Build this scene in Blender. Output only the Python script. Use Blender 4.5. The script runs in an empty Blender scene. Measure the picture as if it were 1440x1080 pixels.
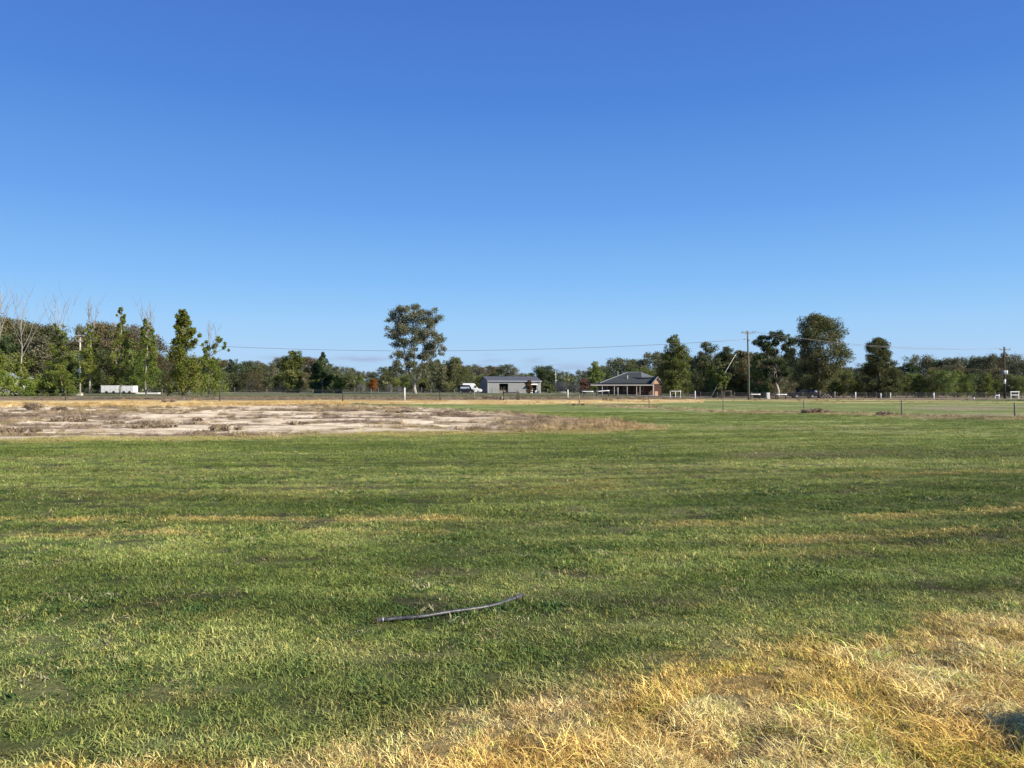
import bpy, math, random
import numpy as np
from mathutils import Vector
SC = bpy.context.scene
COL = SC.collection
R = math.radians
F = 1080.0; CX = 720.0; HY = 547.5; CAMZ = 1.65
rng = np.random.default_rng(7)

# ---------------------------------------------------------------- noise
def _hash(ix, iy, seed):
    h = (ix.astype(np.int64) * 374761393 + iy.astype(np.int64) * 668265263 + seed * 1442695041) & 0xFFFFFFFF
    h = ((h ^ (h >> 13)) * 1274126177) & 0xFFFFFFFF
    h = (h ^ (h >> 16)) & 0xFFFFFFFF
    return h / 4294967295.0
def vnoise(x, y, seed=0):
    x = np.asarray(x, float); y = np.asarray(y, float)
    ix = np.floor(x); iy = np.floor(y); fx = x - ix; fy = y - iy
    fx = fx * fx * (3 - 2 * fx); fy = fy * fy * (3 - 2 * fy)
    a = _hash(ix, iy, seed); b = _hash(ix + 1, iy, seed)
    c = _hash(ix, iy + 1, seed); d = _hash(ix + 1, iy + 1, seed)
    return (a + (b - a) * fx) * (1 - fy) + (c + (d - c) * fx) * fy
def fbm(x, y, seed=0, octv=4):
    s = 0; a = .5; t = 0
    c, sn = math.cos(.6), math.sin(.6)
    for i in range(octv):
        s = s + a * vnoise(x, y, seed + i * 17); t += a; a *= .5
        x, y = (x * c - y * sn) * 2.03 + 11.3, (x * sn + y * c) * 2.03 + 5.7
    return s / t
def ss(a, b, x):
    t = np.clip((x - a) / (b - a), 0, 1); return t * t * (3 - 2 * t)

# ---------------------------------------------------------------- terrain
def px_of(x, y): return CX + F * x / np.maximum(y, .6)
B_LO = ([-400, 0, 300, 500, 700, 850, 935, 2000], [622, 619, 616, 612, 608.5, 606, 602, 602])
B_HI = ([-400, 0, 480, 560, 640, 700, 850, 935, 2000], [572, 572, 572, 576, 581, 583, 591, 600, 600])
DRY = ([-600, 150, 330, 450, 550, 700, 850, 1000, 1100, 1250, 1440, 1800, 2600], [1090, 1066, 1052, 1048, 1040, 1008, 972, 936, 912, 888, 862, 832, 780])
def h_nominal(x, y):
    d = np.hypot(x, y); px = px_of(x, y)
    left = 1 - ss(800, 1010, px)
    z = -.18 * ss(12, 42, y)
    rl = .48 * ss(84, 104, y) + .22 * ss(105, 180, y) + .36 * ss(180, 235, y)
    rr = .04 * ss(84, 104, y) + .12 * ss(150, 230, y) + .7 * ss(230, 420, y)
    z = z + rl * left + rr * (1 - left)
    return np.where(y > 1, z, 0)
def py_of(x, y, z): return np.where(y > .6, HY + F * (CAMZ - z) / np.maximum(y, .6), 3000)
def bank_mask(x, y, pad=0):
    px = px_of(x, y); py = py_of(x, y, h_nominal(x, y))
    n = (fbm(x * .35, y * .5, 31) - .5)
    lo = np.interp(px, *B_LO) + n * 7; hi = np.interp(px, *B_HI) + n * 6
    m = ss(-1.5 - pad, 1.5, lo - py) * ss(-1.5 - pad, 1.5, py - hi) * (1 - ss(915, 950, px + n * 60))
    return m
def hgt(x, y):
    x = np.asarray(x, float); y = np.asarray(y, float)
    z = h_nominal(x, y)
    d = np.hypot(x, y)
    mk = bank_mask(x, y, 8)
    near = 1 - ss(60, 110, d)
    z = z + mk * (.03 + .26 * ss(28, 58, y) * (1 - ss(560, 850, px_of(x, y))) + .16 * (fbm(x * .16, y * .22, 5) - .35) + .13 * (fbm(x * .8, y * .9, 6, 3) - .5)) * (1 - ss(750, 930, px_of(x, y)))
    z = z + near * (.05 * (fbm(x * .25 + y * .05, y * .5, 8, 3) - .5) * ss(4, 14, d) + .03 * (fbm(x * 1.3, y * 1.7, 9, 2) - .5))
    dr = ss(-20, 60, py_of(x, y, h_nominal(x, y)) - np.interp(px_of(x, y), *DRY)) * (1 - ss(9, 14, y))
    z = z + dr * (.07 * (fbm(x * 3.2, y * 3.2, 13, 3) - .5) + .04 * (vnoise(x * 9, y * 9, 14) - .5))
    return z
def gz(x, y): return float(hgt(np.array([x]), np.array([y]))[0])
def gp(px, py, z=-.12):
    d = (CAMZ - z) * F / (py - HY); return ((px - CX) / F * d, d)
def xa(px, d): return (px - CX) / F * d
def za(py, d): return CAMZ - (py - HY) / F * d

# ---------------------------------------------------------------- land cover
def mix(a, b, t): t = t[:, None]; return a * (1 - t) + b * t
def c3(*v): return np.array(v, float)[None, :]
def field(x, y):
    x = np.asarray(x, float); y = np.asarray(y, float)
    z = hgt(x, y); px = px_of(x, y); py = py_of(x, y, h_nominal(x, y)); d = np.hypot(x, y)
    u = x + .0 * y; v = y - .04 * x - .15 * np.maximum(x, 0)                       # mowing runs nearly along x
    n1 = fbm(u * .12, v * .45, 1); n2 = fbm(u * .5, v * 1.6, 2); n3 = fbm(u * 2.2, v * 5, 3); nb = fbm(x * .9, y * .9, 4)
    one = np.ones_like(x)
    g = mix(c3(.122, .158, .040) * one[:, None], c3(.255, .290, .095), ss(.3, .7, n1 * .35 + n2 * .4 + n3 * .25))
    g = mix(g, c3(.36, .33, .15), ss(.50, .78, n3 * .45 + n1 * .55) * .6)
    sw = fbm(u * .10 + 40, (v + .3 * np.sin(u * .12)) * 2.1, 11, 3); g = g * (.82 + .42 * ss(.36, .64, sw * .6 + fbm(u * .25, v * 3.4, 19, 3) * .4))[:, None]
    g = mix(g, c3(.085, .125, .034), ss(.55, .72, fbm(u * .3 + 9, v * 2.2, 12)) * .6)
    straw = c3(.56, .42, .17)
    # dried-off mown streaks
    st = np.zeros_like(x)
    def streak(pts, w, s, seed):
        xs = [p[0] for p in pts]; ys = [p[1] for p in pts]
        dd = np.abs(py - np.interp(px, xs, ys)) + (fbm(x * 1.1, y * 3, seed) - .5) * w * 2.2
        e = ss(xs[0] - 40, xs[0] + 30, px) * (1 - ss(xs[-1] - 30, xs[-1] + 40, px))
        return (1 - ss(w * .2, w * 1.1, dd)) * s * e * (.45 + .55 * ss(.35, .6, fbm(x * 1.4, y * 4.5, seed + 200, 3)))
    for a in (([(-100, 733), (340, 730), (640, 728)], 6, .85, 51), ([(20, 754), (220, 750), (330, 752)], 6, .8, 52), ([(420, 746), (620, 748)], 5, .5, 53),
              ([(940, 738), (1090, 733)], 6, .75, 54), ([(1200, 728), (1500, 712)], 6, .65, 55), ([(1050, 760), (1250, 755), (1500, 742)], 7, .6, 56),
              ([(700, 690), (880, 684)], 9, .35, 57), ([(900, 780), (1180, 776), (1500, 765)], 8, .3, 58), ([(1150, 668), (1500, 660)], 4, .45, 59),
              ([(430, 728), (800, 733)], 4, .5, 60), ([(100, 700), (500, 695)], 9, .18, 61)):
        st = np.maximum(st, streak(*a))
    c = mix(g, straw, st)
    # grey bare thatch
    gr = np.maximum(streak([(1030, 641), (1300, 638)], 7, .75, 71), streak([(980, 601), (1260, 604)], 4, .5, 72))
    gr = np.maximum(gr, streak([(0, 645), (240, 640)], 5, .45, 73)); gr = np.maximum(gr, streak([(1300, 640), (1500, 636)], 5, .4, 74))
    c = mix(c, c3(.24, .20, .12), gr)
    c = mix(c, c3(.11, .085, .055), ss(.66, .78, fbm(x * 1.7, y * 2.3, 15)) * .55 * (1 - ss(20, 40, d)))
    # foreground dry grass
    bd = np.interp(px, *DRY)
    wob = (fbm(x * 1.2, y * 1.2, 21) - .5) * 90 + (fbm(x * 5, y * 5, 22, 3) - .5) * 60
    dry = ss(-22, 34, py - bd + wob) * (y > .6) + (y <= .6)
    dry = np.maximum(dry, ss(-70, 60, py - bd + wob * 1.6) * .35)
    dry = np.clip(dry, 0, 1)
    dc = mix(c3(.84, .59, .20) * one[:, None], c3(.90, .72, .36), ss(.35, .65, nb))
    dc = mix(dc, c3(.72, .54, .15), ss(.5, .7, fbm(x * 1.6 + 3, y * 1.6, 24)) * .8)
    c = mix(c, dc, dry)
    # bank of pale earth
    bm = bank_mask(x, y)
    ns = fbm(x * .22 + y * .10, y * .55, 41, 5)
    ns2 = fbm(x * .9, y * 1.6, 42, 4)
    fade = ss(640, 760, px + (ns2 - .5) * 120)
    sandness = ss(.475, .56, ns * .62 + ns2 * .38 + .045 * np.exp(-((py - 578) / 5.0) ** 2) + .05 * np.exp(-((py - 606) / 5.0) ** 2) + .018) * (1 - fade)
    scr = mix(c3(.28, .215, .15) * one[:, None], c3(.33, .255, .135), ss(.4, .6, fbm(x * .15, y * .2, 44)))
    scr = mix(scr, c3(.48, .35, .17), ss(780, 900, px + (ns - .5) * 300) * .75)
    sand = mix(c3(.56, .44, .29) * one[:, None], c3(.80, .67, .47), ss(.4, .65, ns2))
    sc_ = mix(scr, sand, sandness)
    rim = (1 - ss(2, 5, np.abs(py - np.interp(px, *B_LO) + (ns2 - .5) * 6))) * (px < 940)
    c = mix(c, sc_, bm); c = mix(c, c3(.46, .35, .17), rim * .6 * (1 - bm * .5))
    # farther bands
    left = 1 - ss(860, 960, px)
    far = y > 48
    jw = (fbm(x * .12, y * .3, 46) - .5)
    hiB = np.interp(px, *B_HI)
    gold_lo = np.interp(px, [0, 470, 520, 800, 930, 1440], [578, 575, 569, 568.5, 567, 567]) + jw * 4
    gold_hi = np.interp(px, [0, 700, 1000, 1200, 1440], [563, 562.3, 561.5, 562, 564]) + jw * 2
    gold = ss(-.6, .6, gold_lo - py) * ss(-.5, .5, py - gold_hi) * far
    goldamt = gold * np.where(px < 990, .95, .55 * ss(.42, .55, fbm(x * .06, y * .2, 47)))
    goldc = mix(c3(.50, .34, .13) * one[:, None], c3(.64, .48, .23), ss(.4, .6, fbm(x * .3, y * .5, 48)))
    c = mix(c, goldc, goldamt)
    verge = ss(-.4, .4, gold_hi - py) * far
    vg = mix(c3(.20, .16, .11) * one[:, None], c3(.26, .20, .12), ss(.4, .6, fbm(x * .2, y * .4, 49)))
    vgr = np.where(px < 960, ss(0, .5, 558 - py), ss(1250, 1440, px) * ss(0, 1, py - 560.5))
    vg = mix(vg, c3(.115, .135, .06), vgr * .85)
    c = mix(c, vg, verge)
    fx = [700, 815, 913, 1017, 1131, 1268, 1440, 1700]; fyy = [566, 569.5, 573.5, 578.5, 580.5, 584.5, 590.5, 600]
    fl = np.interp(px, fx, fyy)
    fline = (1 - ss(.9, 2.4, np.abs(py - fl + (fbm(x * .5, y * .5, 50) - .5) * 5))) * ss(800, 860, px)
    c = mix(c, c3(.44, .34, .20), fline * .8)
    gp_ = ss(1230, 1330, px) * ss(.45, .6, fbm(x * .12, y * .3, 76)) * ss(567, 572, py) * (1 - ss(588, 592, py))
    c = mix(c, c3(.32, .25, .17), gp_ * .7)
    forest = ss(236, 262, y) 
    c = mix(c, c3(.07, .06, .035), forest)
    return dict(z=z, c=c, dry=dry, bank=bm, sand=bm * sandness, px=px, py=py, st=st, gold=goldamt, verge=verge, fline=fline, grey=gr)

# ---------------------------------------------------------------- materials
def nodes(name):
    m = bpy.data.materials.new(name); m.use_nodes = True
    nt = m.node_tree; return m, nt, nt.nodes['Principled BSDF']
def mat(name, col, rough=.7, metal=0, nscale=8, namt=.18, bump=0, spec=.3, stretch=None):
    m, nt, b = nodes(name)
    tc = nt.nodes.new('ShaderNodeTexCoord'); no = nt.nodes.new('ShaderNodeTexNoise')
    no.inputs['Scale'].default_value = nscale; no.inputs['Detail'].default_value = 5
    if stretch:
        mp = nt.nodes.new('ShaderNodeMapping'); mp.inputs['Scale'].default_value = stretch
        nt.links.new(tc.outputs['Object'], mp.inputs[0]); nt.links.new(mp.outputs[0], no.inputs['Vector'])
    else: nt.links.new(tc.outputs['Object'], no.inputs['Vector'])
    cr = nt.nodes.new('ShaderNodeValToRGB')
    cr.color_ramp.elements[0].position = .3; cr.color_ramp.elements[1].position = .7
    cr.color_ramp.elements[0].color = tuple(c * (1 - namt) for c in col) + (1,)
    cr.color_ramp.elements[1].color = tuple(min(1, c * (1 + namt)) for c in col) + (1,)
    nt.links.new(no.outputs[0], cr.inputs[0]); nt.links.new(cr.outputs[0], b.inputs['Base Color'])
    b.inputs['Roughness'].default_value = rough; b.inputs['Metallic'].default_value = metal
    b.inputs['Specular IOR Level'].default_value = spec
    if bump:
        bp = nt.nodes.new('ShaderNodeBump'); bp.inputs['Strength'].default_value = bump; bp.inputs['Distance'].default_value = .02
        nt.links.new(no.outputs[0], bp.inputs['Height']); nt.links.new(bp.outputs[0], b.inputs['Normal'])
    return m
def leaf_mat(name, c1, c2, c3_, trans=.25, rough=.7, spec=.08):
    """leaf colours c1..c3 picked by the mesh attribute 'tint' (0..1), a little varied from tree to tree"""
    m, nt, b = nodes(name)
    at = nt.nodes.new('ShaderNodeAttribute'); at.attribute_name = 'tint'
    cr = nt.nodes.new('ShaderNodeValToRGB'); e = cr.color_ramp.elements
    e[0].position = 0; e[0].color = c1 + (1,); e[1].position = 1; e[1].color = c3_ + (1,)
    k = e.new(.5); k.color = c2 + (1,)
    nt.links.new(at.outputs['Fac'], cr.inputs[0])
    oi = nt.nodes.new('ShaderNodeObjectInfo'); hs = nt.nodes.new('ShaderNodeHueSaturation')
    mr = nt.nodes.new('ShaderNodeMapRange'); mr.inputs['To Min'].default_value = .8; mr.inputs['To Max'].default_value = 1.25
    mh = nt.nodes.new('ShaderNodeMapRange'); mh.inputs['To Min'].default_value = .48; mh.inputs['To Max'].default_value = .515
    mul = nt.nodes.new('ShaderNodeMath'); mul.operation = 'MULTIPLY'; mul.inputs[1].default_value = 7.31
    fr = nt.nodes.new('ShaderNodeMath'); fr.operation = 'FRACT'
    nt.links.new(oi.outputs['Random'], mr.inputs['Value']); nt.links.new(oi.outputs['Random'], mul.inputs[0])
    nt.links.new(mul.outputs[0], fr.inputs[0]); nt.links.new(fr.outputs[0], mh.inputs['Value'])
    nt.links.new(mr.outputs[0], hs.inputs['Value']); nt.links.new(mh.outputs[0], hs.inputs['Hue'])
    nt.links.new(cr.outputs[0], hs.inputs['Color'])
    nt.links.new(hs.outputs[0], b.inputs['Base Color'])
    b.inputs['Roughness'].default_value = rough; b.inputs['Specular IOR Level'].default_value = spec
    if trans:
        tr = nt.nodes.new('ShaderNodeBsdfTranslucent'); ms = nt.nodes.new('ShaderNodeMixShader'); ms.inputs[0].default_value = trans
        nt.links.new(hs.outputs[0], tr.inputs['Color'])
        out = nt.nodes['Material Output']
        nt.links.new(b.outputs[0], ms.inputs[1]); nt.links.new(tr.outputs[0], ms.inputs[2]); nt.links.new(ms.outputs[0], out.inputs['Surface'])
    return m

# ---------------------------------------------------------------- mesh helpers
def np_mesh(name, verts, faces, m=None, fattr=None, smooth=False, vcol=None):
    me = bpy.data.meshes.new(name)
    verts = np.asarray(verts, np.float32); faces = np.asarray(faces, np.int32)
    nv, nf, k = len(verts), len(faces), faces.shape[1]
    me.vertices.add(nv); me.vertices.foreach_set('co', verts.ravel())
    me.loops.add(nf * k); me.loops.foreach_set('vertex_index', faces.ravel())
    me.polygons.add(nf)
    me.polygons.foreach_set('loop_start', np.arange(0, nf * k, k, dtype=np.int32))
    me.polygons.foreach_set('loop_total', np.full(nf, k, np.int32))
    if smooth: me.polygons.foreach_set('use_smooth', np.ones(nf, bool))
    if fattr is not None:
        a = me.attributes.new('tint', 'FLOAT', 'FACE'); a.data.foreach_set('value', np.asarray(fattr, np.float32))
    if vcol is not None:
        a = me.color_attributes.new('col', 'FLOAT_COLOR', 'POINT')
        a.data.foreach_set('color', np.hstack([vcol, np.ones((nv, 1))]).astype(np.float32).ravel())
    me.update(calc_edges=True); me.validate()
    if m: me.materials.append(m)
    return me
class MB:
    def __init__(s): s.v = []; s.f = []
    def box(s, x0, x1, y0, y1, z0, z1):
        n = len(s.v); s.v += [(x, y, z) for z in (z0, z1) for y in (y0, y1) for x in (x0, x1)]
        s.f += [tuple(n + i for i in q) for q in ((0, 2, 3, 1), (4, 5, 7, 6), (0, 1, 5, 4), (2, 6, 7, 3), (0, 4, 6, 2), (1, 3, 7, 5))]; return s
    def tube(s, pts, rad, k=6, caps=True):
        pts = [Vector(p) for p in pts]; n0 = len(s.v)
        for i, p in enumerate(pts):
            a = pts[max(0, i - 1)]; b = pts[min(len(pts) - 1, i + 1)]
            t = (b - a); t = t.normalized() if t.length > 1e-9 else Vector((0, 0, 1))
            u = t.cross(Vector((0, 1, 0)) if abs(t.y) < .8 else Vector((1, 0, 0))).normalized(); w = t.cross(u)
            r = rad[i] if hasattr(rad, '__len__') else rad
            for j in range(k):
                an = 2 * math.pi * j / k; s.v.append(tuple(p + (u * math.cos(an) + w * math.sin(an)) * r))
        for i in range(len(pts) - 1):
            for j in range(k):
                a = n0 + i * k + j; b = n0 + i * k + (j + 1) % k; s.f.append((a, b, b + k, a + k))
        if caps:
            s.f.append(tuple(n0 + j for j in range(k))[::-1]); m = n0 + (len(pts) - 1) * k; s.f.append(tuple(m + j for j in range(k)))
        return s
    def prism(s, poly, axis, a, b):
        """poly: 2-D outline, extruded along axis ('x' or 'y' or 'z') from a to b"""
        n = len(s.v); k = len(poly)
        for t in (a, b):
            for (p, q) in poly: s.v.append({'x': (t, p, q), 'y': (p, t, q), 'z': (p, q, t)}[axis])
        s.f.append(tuple(range(n, n + k))); s.f.append(tuple(range(n + 2 * k - 1, n + k - 1, -1)))
        for j in range(k): s.f.append((n + j, n + k + j, n + k + (j + 1) % k, n + (j + 1) % k))
        return s
    def poly(s, *pts):
        n = len(s.v); s.v += [tuple(p) for p in pts]; s.f.append(tuple(range(n, n + len(pts)))); return s
    def mesh(s, name, m, smooth=False):
        me = bpy.data.meshes.new(name); me.from_pydata(s.v, [], s.f); me.update()
        if m: me.materials.append(m)
        if smooth: me.polygons.foreach_set('use_smooth', [True] * len(me.polygons))
        return me
    def build(s, name, m, parent=None, smooth=False): return link(name, s.mesh(name, m, smooth), parent)
def link(name, data, parent=None, loc=None, rz=0):
    o = bpy.data.objects.new(name, data); COL.objects.link(o)
    if parent: o.parent = parent
    if loc is not None: o.location = loc
    if rz: o.rotation_euler = (0, 0, rz)
    return o
def tag(o, label=None, cat=None, group=None, kind=None):
    if label: o['label'] = label
    if cat: o['category'] = cat
    if group: o['group'] = group
    if kind: o['kind'] = kind
    return o
def thing(name, loc, label, cat, group=None, rz=0):
    o = bpy.data.objects.new(name, None); COL.objects.link(o); o.location = loc; o.rotation_euler = (0, 0, rz)
    o.empty_display_size = .3
    return tag(o, label, cat, group)
def bevel(o, w=.02, seg=2):
    md = o.modifiers.new('bevel', 'BEVEL'); md.width = w; md.segments = seg; md.limit_method = 'ANGLE'; return o

# ---------------------------------------------------------------- camera, sun, sky
cam = bpy.data.cameras.new('camera'); co = link('camera', cam, loc=(0, 0, CAMZ)); co.rotation_euler = (R(90 + math.degrees(math.atan(7.5 / F))), 0, 0)
cam.sensor_width = 36; cam.lens = 36 * F / 1440; cam.clip_start = .05; cam.clip_end = 9000; SC.camera = co
SUN_EL = 30; to_sun = Vector((.90, -.43, 0)).normalized() * math.cos(R(SUN_EL)) + Vector((0, 0, math.sin(R(SUN_EL))))
sl = bpy.data.lights.new('sun', 'SUN'); sl.energy = 5.0; sl.angle = R(.5); sl.color = (1, .92, .78)
so = link('sun', sl, loc=(20, -15, 30)); so.rotation_euler = to_sun.to_track_quat('Z', 'Y').to_euler()
W = bpy.data.worlds.new('World'); SC.world = W; W.use_nodes = True; nt = W.node_tree
bg = nt.nodes['Background']; sk = nt.nodes.new('ShaderNodeTexSky'); sk.sky_type = 'NISHITA'; sk.sun_disc = False
sk.sun_elevation = R(SUN_EL); sk.sun_rotation = math.atan2(to_sun.x, to_sun.y); sk.air_density = 1.0; sk.dust_density = .35; sk.ozone_density = 2.2; sk.altitude = 100
bg.inputs['Strength'].default_value = .0765
def N(t, **k):
    n = nt.nodes.new(t)
    for a, b in k.items(): setattr(n, a, b)
    return n
# faint flat clouds low over the horizon, placed by compass bearing and height above the horizon
tc = N('ShaderNodeTexCoord'); sp = N('ShaderNodeSeparateXYZ'); nt.links.new(tc.outputs['Generated'], sp.inputs[0])
def M(op, a, b=None):
    n = N('ShaderNodeMath', operation=op)
    for i, s_ in enumerate((a, b)):
        if s_ is None: continue
        if isinstance(s_, (int, float)): n.inputs[i].default_value = s_
        else: nt.links.new(s_, n.inputs[i])
    return n.outputs[0]
az = M('ARCTAN2', sp.outputs['X'], sp.outputs['Y']); el = sp.outputs['Z']
cv = N('ShaderNodeCombineXYZ'); nt.links.new(M('MULTIPLY', az, 30), cv.inputs[0]); nt.links.new(M('MULTIPLY', el, 170), cv.inputs[1])
cn = N('ShaderNodeTexNoise'); cn.inputs['Scale'].default_value = 1.0; cn.inputs['Detail'].default_value = 4; nt.links.new(cv.outputs[0], cn.inputs['Vector'])
acc = None
for (px, py, wx, wy, a) in ((510, 505, 30, 3.5, .8), (385, 503, 14, 2.5, .5), (688, 499, 8, 1.6, .4), (690, 508, 16, 3, .5), (757, 507, 16, 3, .7), (800, 517, 60, 5, .6), (660, 516, 70, 5, .35), (440, 512, 60, 4, .35), (970, 512, 50, 4, .3), (1290, 489, 30, 3, .15)):
    a0 = math.atan2(px - CX, F); e0 = (HY - py) / math.hypot(F, px - CX)
    dx = M('DIVIDE', M('SUBTRACT', az, a0), wx / F * 1.3); dy = M('DIVIDE', M('SUBTRACT', el, e0), wy / F * 1.3)
    g = M('POWER', 2.718, M('MULTIPLY', M('ADD', M('MULTIPLY', dx, dx), M('MULTIPLY', dy, dy)), -1.0)); g = M('MULTIPLY', g, a)
    acc = g if acc is None else M('MAXIMUM', acc, g)
mrn = N('ShaderNodeMapRange'); mrn.inputs[1].default_value = .3; mrn.inputs[2].default_value = .55; nt.links.new(cn.outputs[0], mrn.inputs[0])
cf = M('MULTIPLY', acc, mrn.outputs[0])
# clear-air blue by height above the horizon, over a little of the physical sky
def lin(r, g, b): return tuple(((c / 255 + .055) / 1.055) ** 2.4 for c in (r, g, b)) + (1,)
rp = N('ShaderNodeValToRGB'); el_ = rp.color_ramp.elements
stops = [(0, (178, 211, 243)), (.044, (173, 211, 248)), (.0856, (157, 206, 251)), (.135, (133, 191, 249)), (.223, (105, 164, 238)), (.345, (79, 136, 220)), (.46, (71, 119, 207)), (1, (48, 88, 172))]
el_[0].position = 0; el_[0].color = lin(*stops[0][1]); el_[1].position = 1; el_[1].color = lin(*stops[-1][1])
for p_, c_ in stops[1:-1]: e_ = el_.new(p_); e_.color = lin(*c_)
nt.links.new(el, rp.inputs[0])
sc7 = N('ShaderNodeVectorMath', operation='SCALE'); sc7.inputs['Scale'].default_value = 1 / .13; nt.links.new(rp.outputs[0], sc7.inputs[0])
tintn = N('ShaderNodeMix', data_type='RGBA'); tintn.inputs[0].default_value = .94
nt.links.new(sk.outputs[0], tintn.inputs[6]); nt.links.new(sc7.outputs[0], tintn.inputs[7])
mx = N('ShaderNodeMix', data_type='RGBA'); nt.links.new(cf, mx.inputs[0]); nt.links.new(tintn.outputs[2], mx.inputs[6])
mx.inputs[7].default_value = (2.9, 3.6, 5.2, 1)
nt.links.new(mx.outputs[2], bg.inputs['Color'])
SC.view_settings.view_transform = 'Standard'; SC.view_settings.look = 'None'; SC.view_settings.exposure = .76; SC.view_settings.gamma = 1
# ---------------------------------------------------------------- ground sheet
def ground():
    th = np.concatenate([np.arange(-180, -44, 4), np.arange(-44, 44, .115), np.arange(44, 180, 4)])
    r = np.concatenate([[.12, .5], np.geomspace(1.2, 130, 820), np.geomspace(131.5, 420, 60), np.geomspace(450, 6000, 14)])
    T, RR = np.meshgrid(np.radians(th), r); nr, nt_ = T.shape
    x = (RR * np.sin(T)).ravel(); y = (RR * np.cos(T)).ravel()
    f = field(x, y)
    z = f['z'].copy()
    # fine lumpiness of turf and clods
    z += (1 - ss(20, 60, RR.ravel())) * .014 * (fbm(x * 9, y * 9, 81, 3) - .5)
    v = np.stack([x, y, z], 1)
    i = np.arange(nr - 1)[:, None] * nt_; j = np.arange(nt_); jn = (j + 1) % nt_
    fc = np.stack([i + j, i + jn, i + nt_ + jn, i + nt_ + j], -1).reshape(-1, 4)[:, ::-1]
    m, nt2, b = nodes('grass_soil')
    at = nt2.nodes.new('ShaderNodeAttribute'); at.attribute_name = 'col'
    geo = nt2.nodes.new('ShaderNodeNewGeometry')
    outs = []
    for sc_, st_ in ((26, (1, 1, 1)), (4.2, (.6, 1.5, 1))):
        mp = nt2.nodes.new('ShaderNodeMapping'); mp.inputs['Scale'].default_value = st_
        no = nt2.nodes.new('ShaderNodeTexNoise'); no.inputs['Scale'].default_value = sc_; no.inputs['Detail'].default_value = 6; no.inputs['Roughness'].default_value = .7
        nt2.links.new(geo.outputs['Position'], mp.inputs[0]); nt2.links.new(mp.outputs[0], no.inputs['Vector']); outs.append(no.outputs[0])
    ad = nt2.nodes.new('ShaderNodeMath'); ad.operation = 'ADD'; nt2.links.new(outs[0], ad.inputs[0]); nt2.links.new(outs[1], ad.inputs[1])
    mr = nt2.nodes.new('ShaderNodeMapRange'); mr.inputs[1].default_value = .7; mr.inputs[2].default_value = 1.3; mr.inputs[3].default_value = .45; mr.inputs[4].default_value = 1.45
    nt2.links.new(ad.outputs[0], mr.inputs[0])
    ml = nt2.nodes.new('ShaderNodeVectorMath'); ml.operation = 'SCALE'; nt2.links.new(at.outputs['Color'], ml.inputs[0]); nt2.links.new(mr.outputs[0], ml.inputs['Scale'])
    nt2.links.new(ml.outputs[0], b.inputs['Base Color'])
    bp = nt2.nodes.new('ShaderNodeBump'); bp.inputs['Strength'].default_value = .8; bp.inputs['Distance'].default_value = .05
    nt2.links.new(ad.outputs[0], bp.inputs['Height']); nt2.links.new(bp.outputs[0], b.inputs['Normal'])
    b.inputs['Roughness'].default_value = .95; b.inputs['Specular IOR Level'].default_value = .1
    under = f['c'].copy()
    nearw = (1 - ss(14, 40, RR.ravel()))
    under *= (1 - nearw * .5)[:, None] * (1 - f['dry'] * .45 * nearw)[:, None]  # near ground darkened in colour for the shadow gaps between the blades
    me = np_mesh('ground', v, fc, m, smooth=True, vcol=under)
    o = link('ground', me); tag(o, kind='structure')
ground()

# ---------------------------------------------------------------- grass
def blade_clump(name, n, rad, h0, h1, w, m, lean=.5, curl=.5, seg=2, up=1.0, lie=0.0):
    r = rad * np.sqrt(rng.random(n)); a = rng.random(n) * 2 * np.pi
    bx, by = r * np.cos(a), r * np.sin(a)
    h = h0 + (h1 - h0) * rng.random(n) ** 1.3
    la = rng.random(n) * 2 * np.pi; ln = lean * (.3 + rng.random(n)); cu = curl * (rng.random(n) + .2)
    dx, dy = np.cos(la), np.sin(la); wx, wy = -dy, dx
    twist = rng.normal(0, .7, n); wz = np.sin(twist) * .4
    V = []; 
    for s in range(seg + 1):
        t = s / seg
        hor = h * (ln * t + cu * t * t); ver = h * (t * up - cu * .45 * t * t * t) * (1 - lie) + lie * h * .25 * np.sin(t * 2.6)
        ww = w * (1 - t * .85) * (.6 + .8 * rng.random(n) if s == 0 else 1) * .5
        cx_, cy_, cz_ = bx + dx * hor, by + dy * hor, ver - .006 * (s == 0)
        V.append(np.stack([cx_ - wx * ww, cy_ - wy * ww, cz_ - wz * ww], 1)); V.append(np.stack([cx_ + wx * ww, cy_ + wy * ww, cz_ + wz * ww], 1))
    V = np.stack(V, 1).reshape(-1, 3); k = 2 * (seg + 1)
    b0 = np.arange(n)[:, None] * k; Fc = []
    for s in range(seg): Fc.append(b0 + np.array([2 * s, 2 * s + 1, 2 * s + 3, 2 * s + 2]))
    Fc = np.stack(Fc, 1).reshape(-1, 4)
    tint = np.repeat(rng.random(n), seg)
    me = np_mesh(name, V, Fc, m, fattr=tint)
    return bpy.data.objects.new(name, me)
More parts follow.
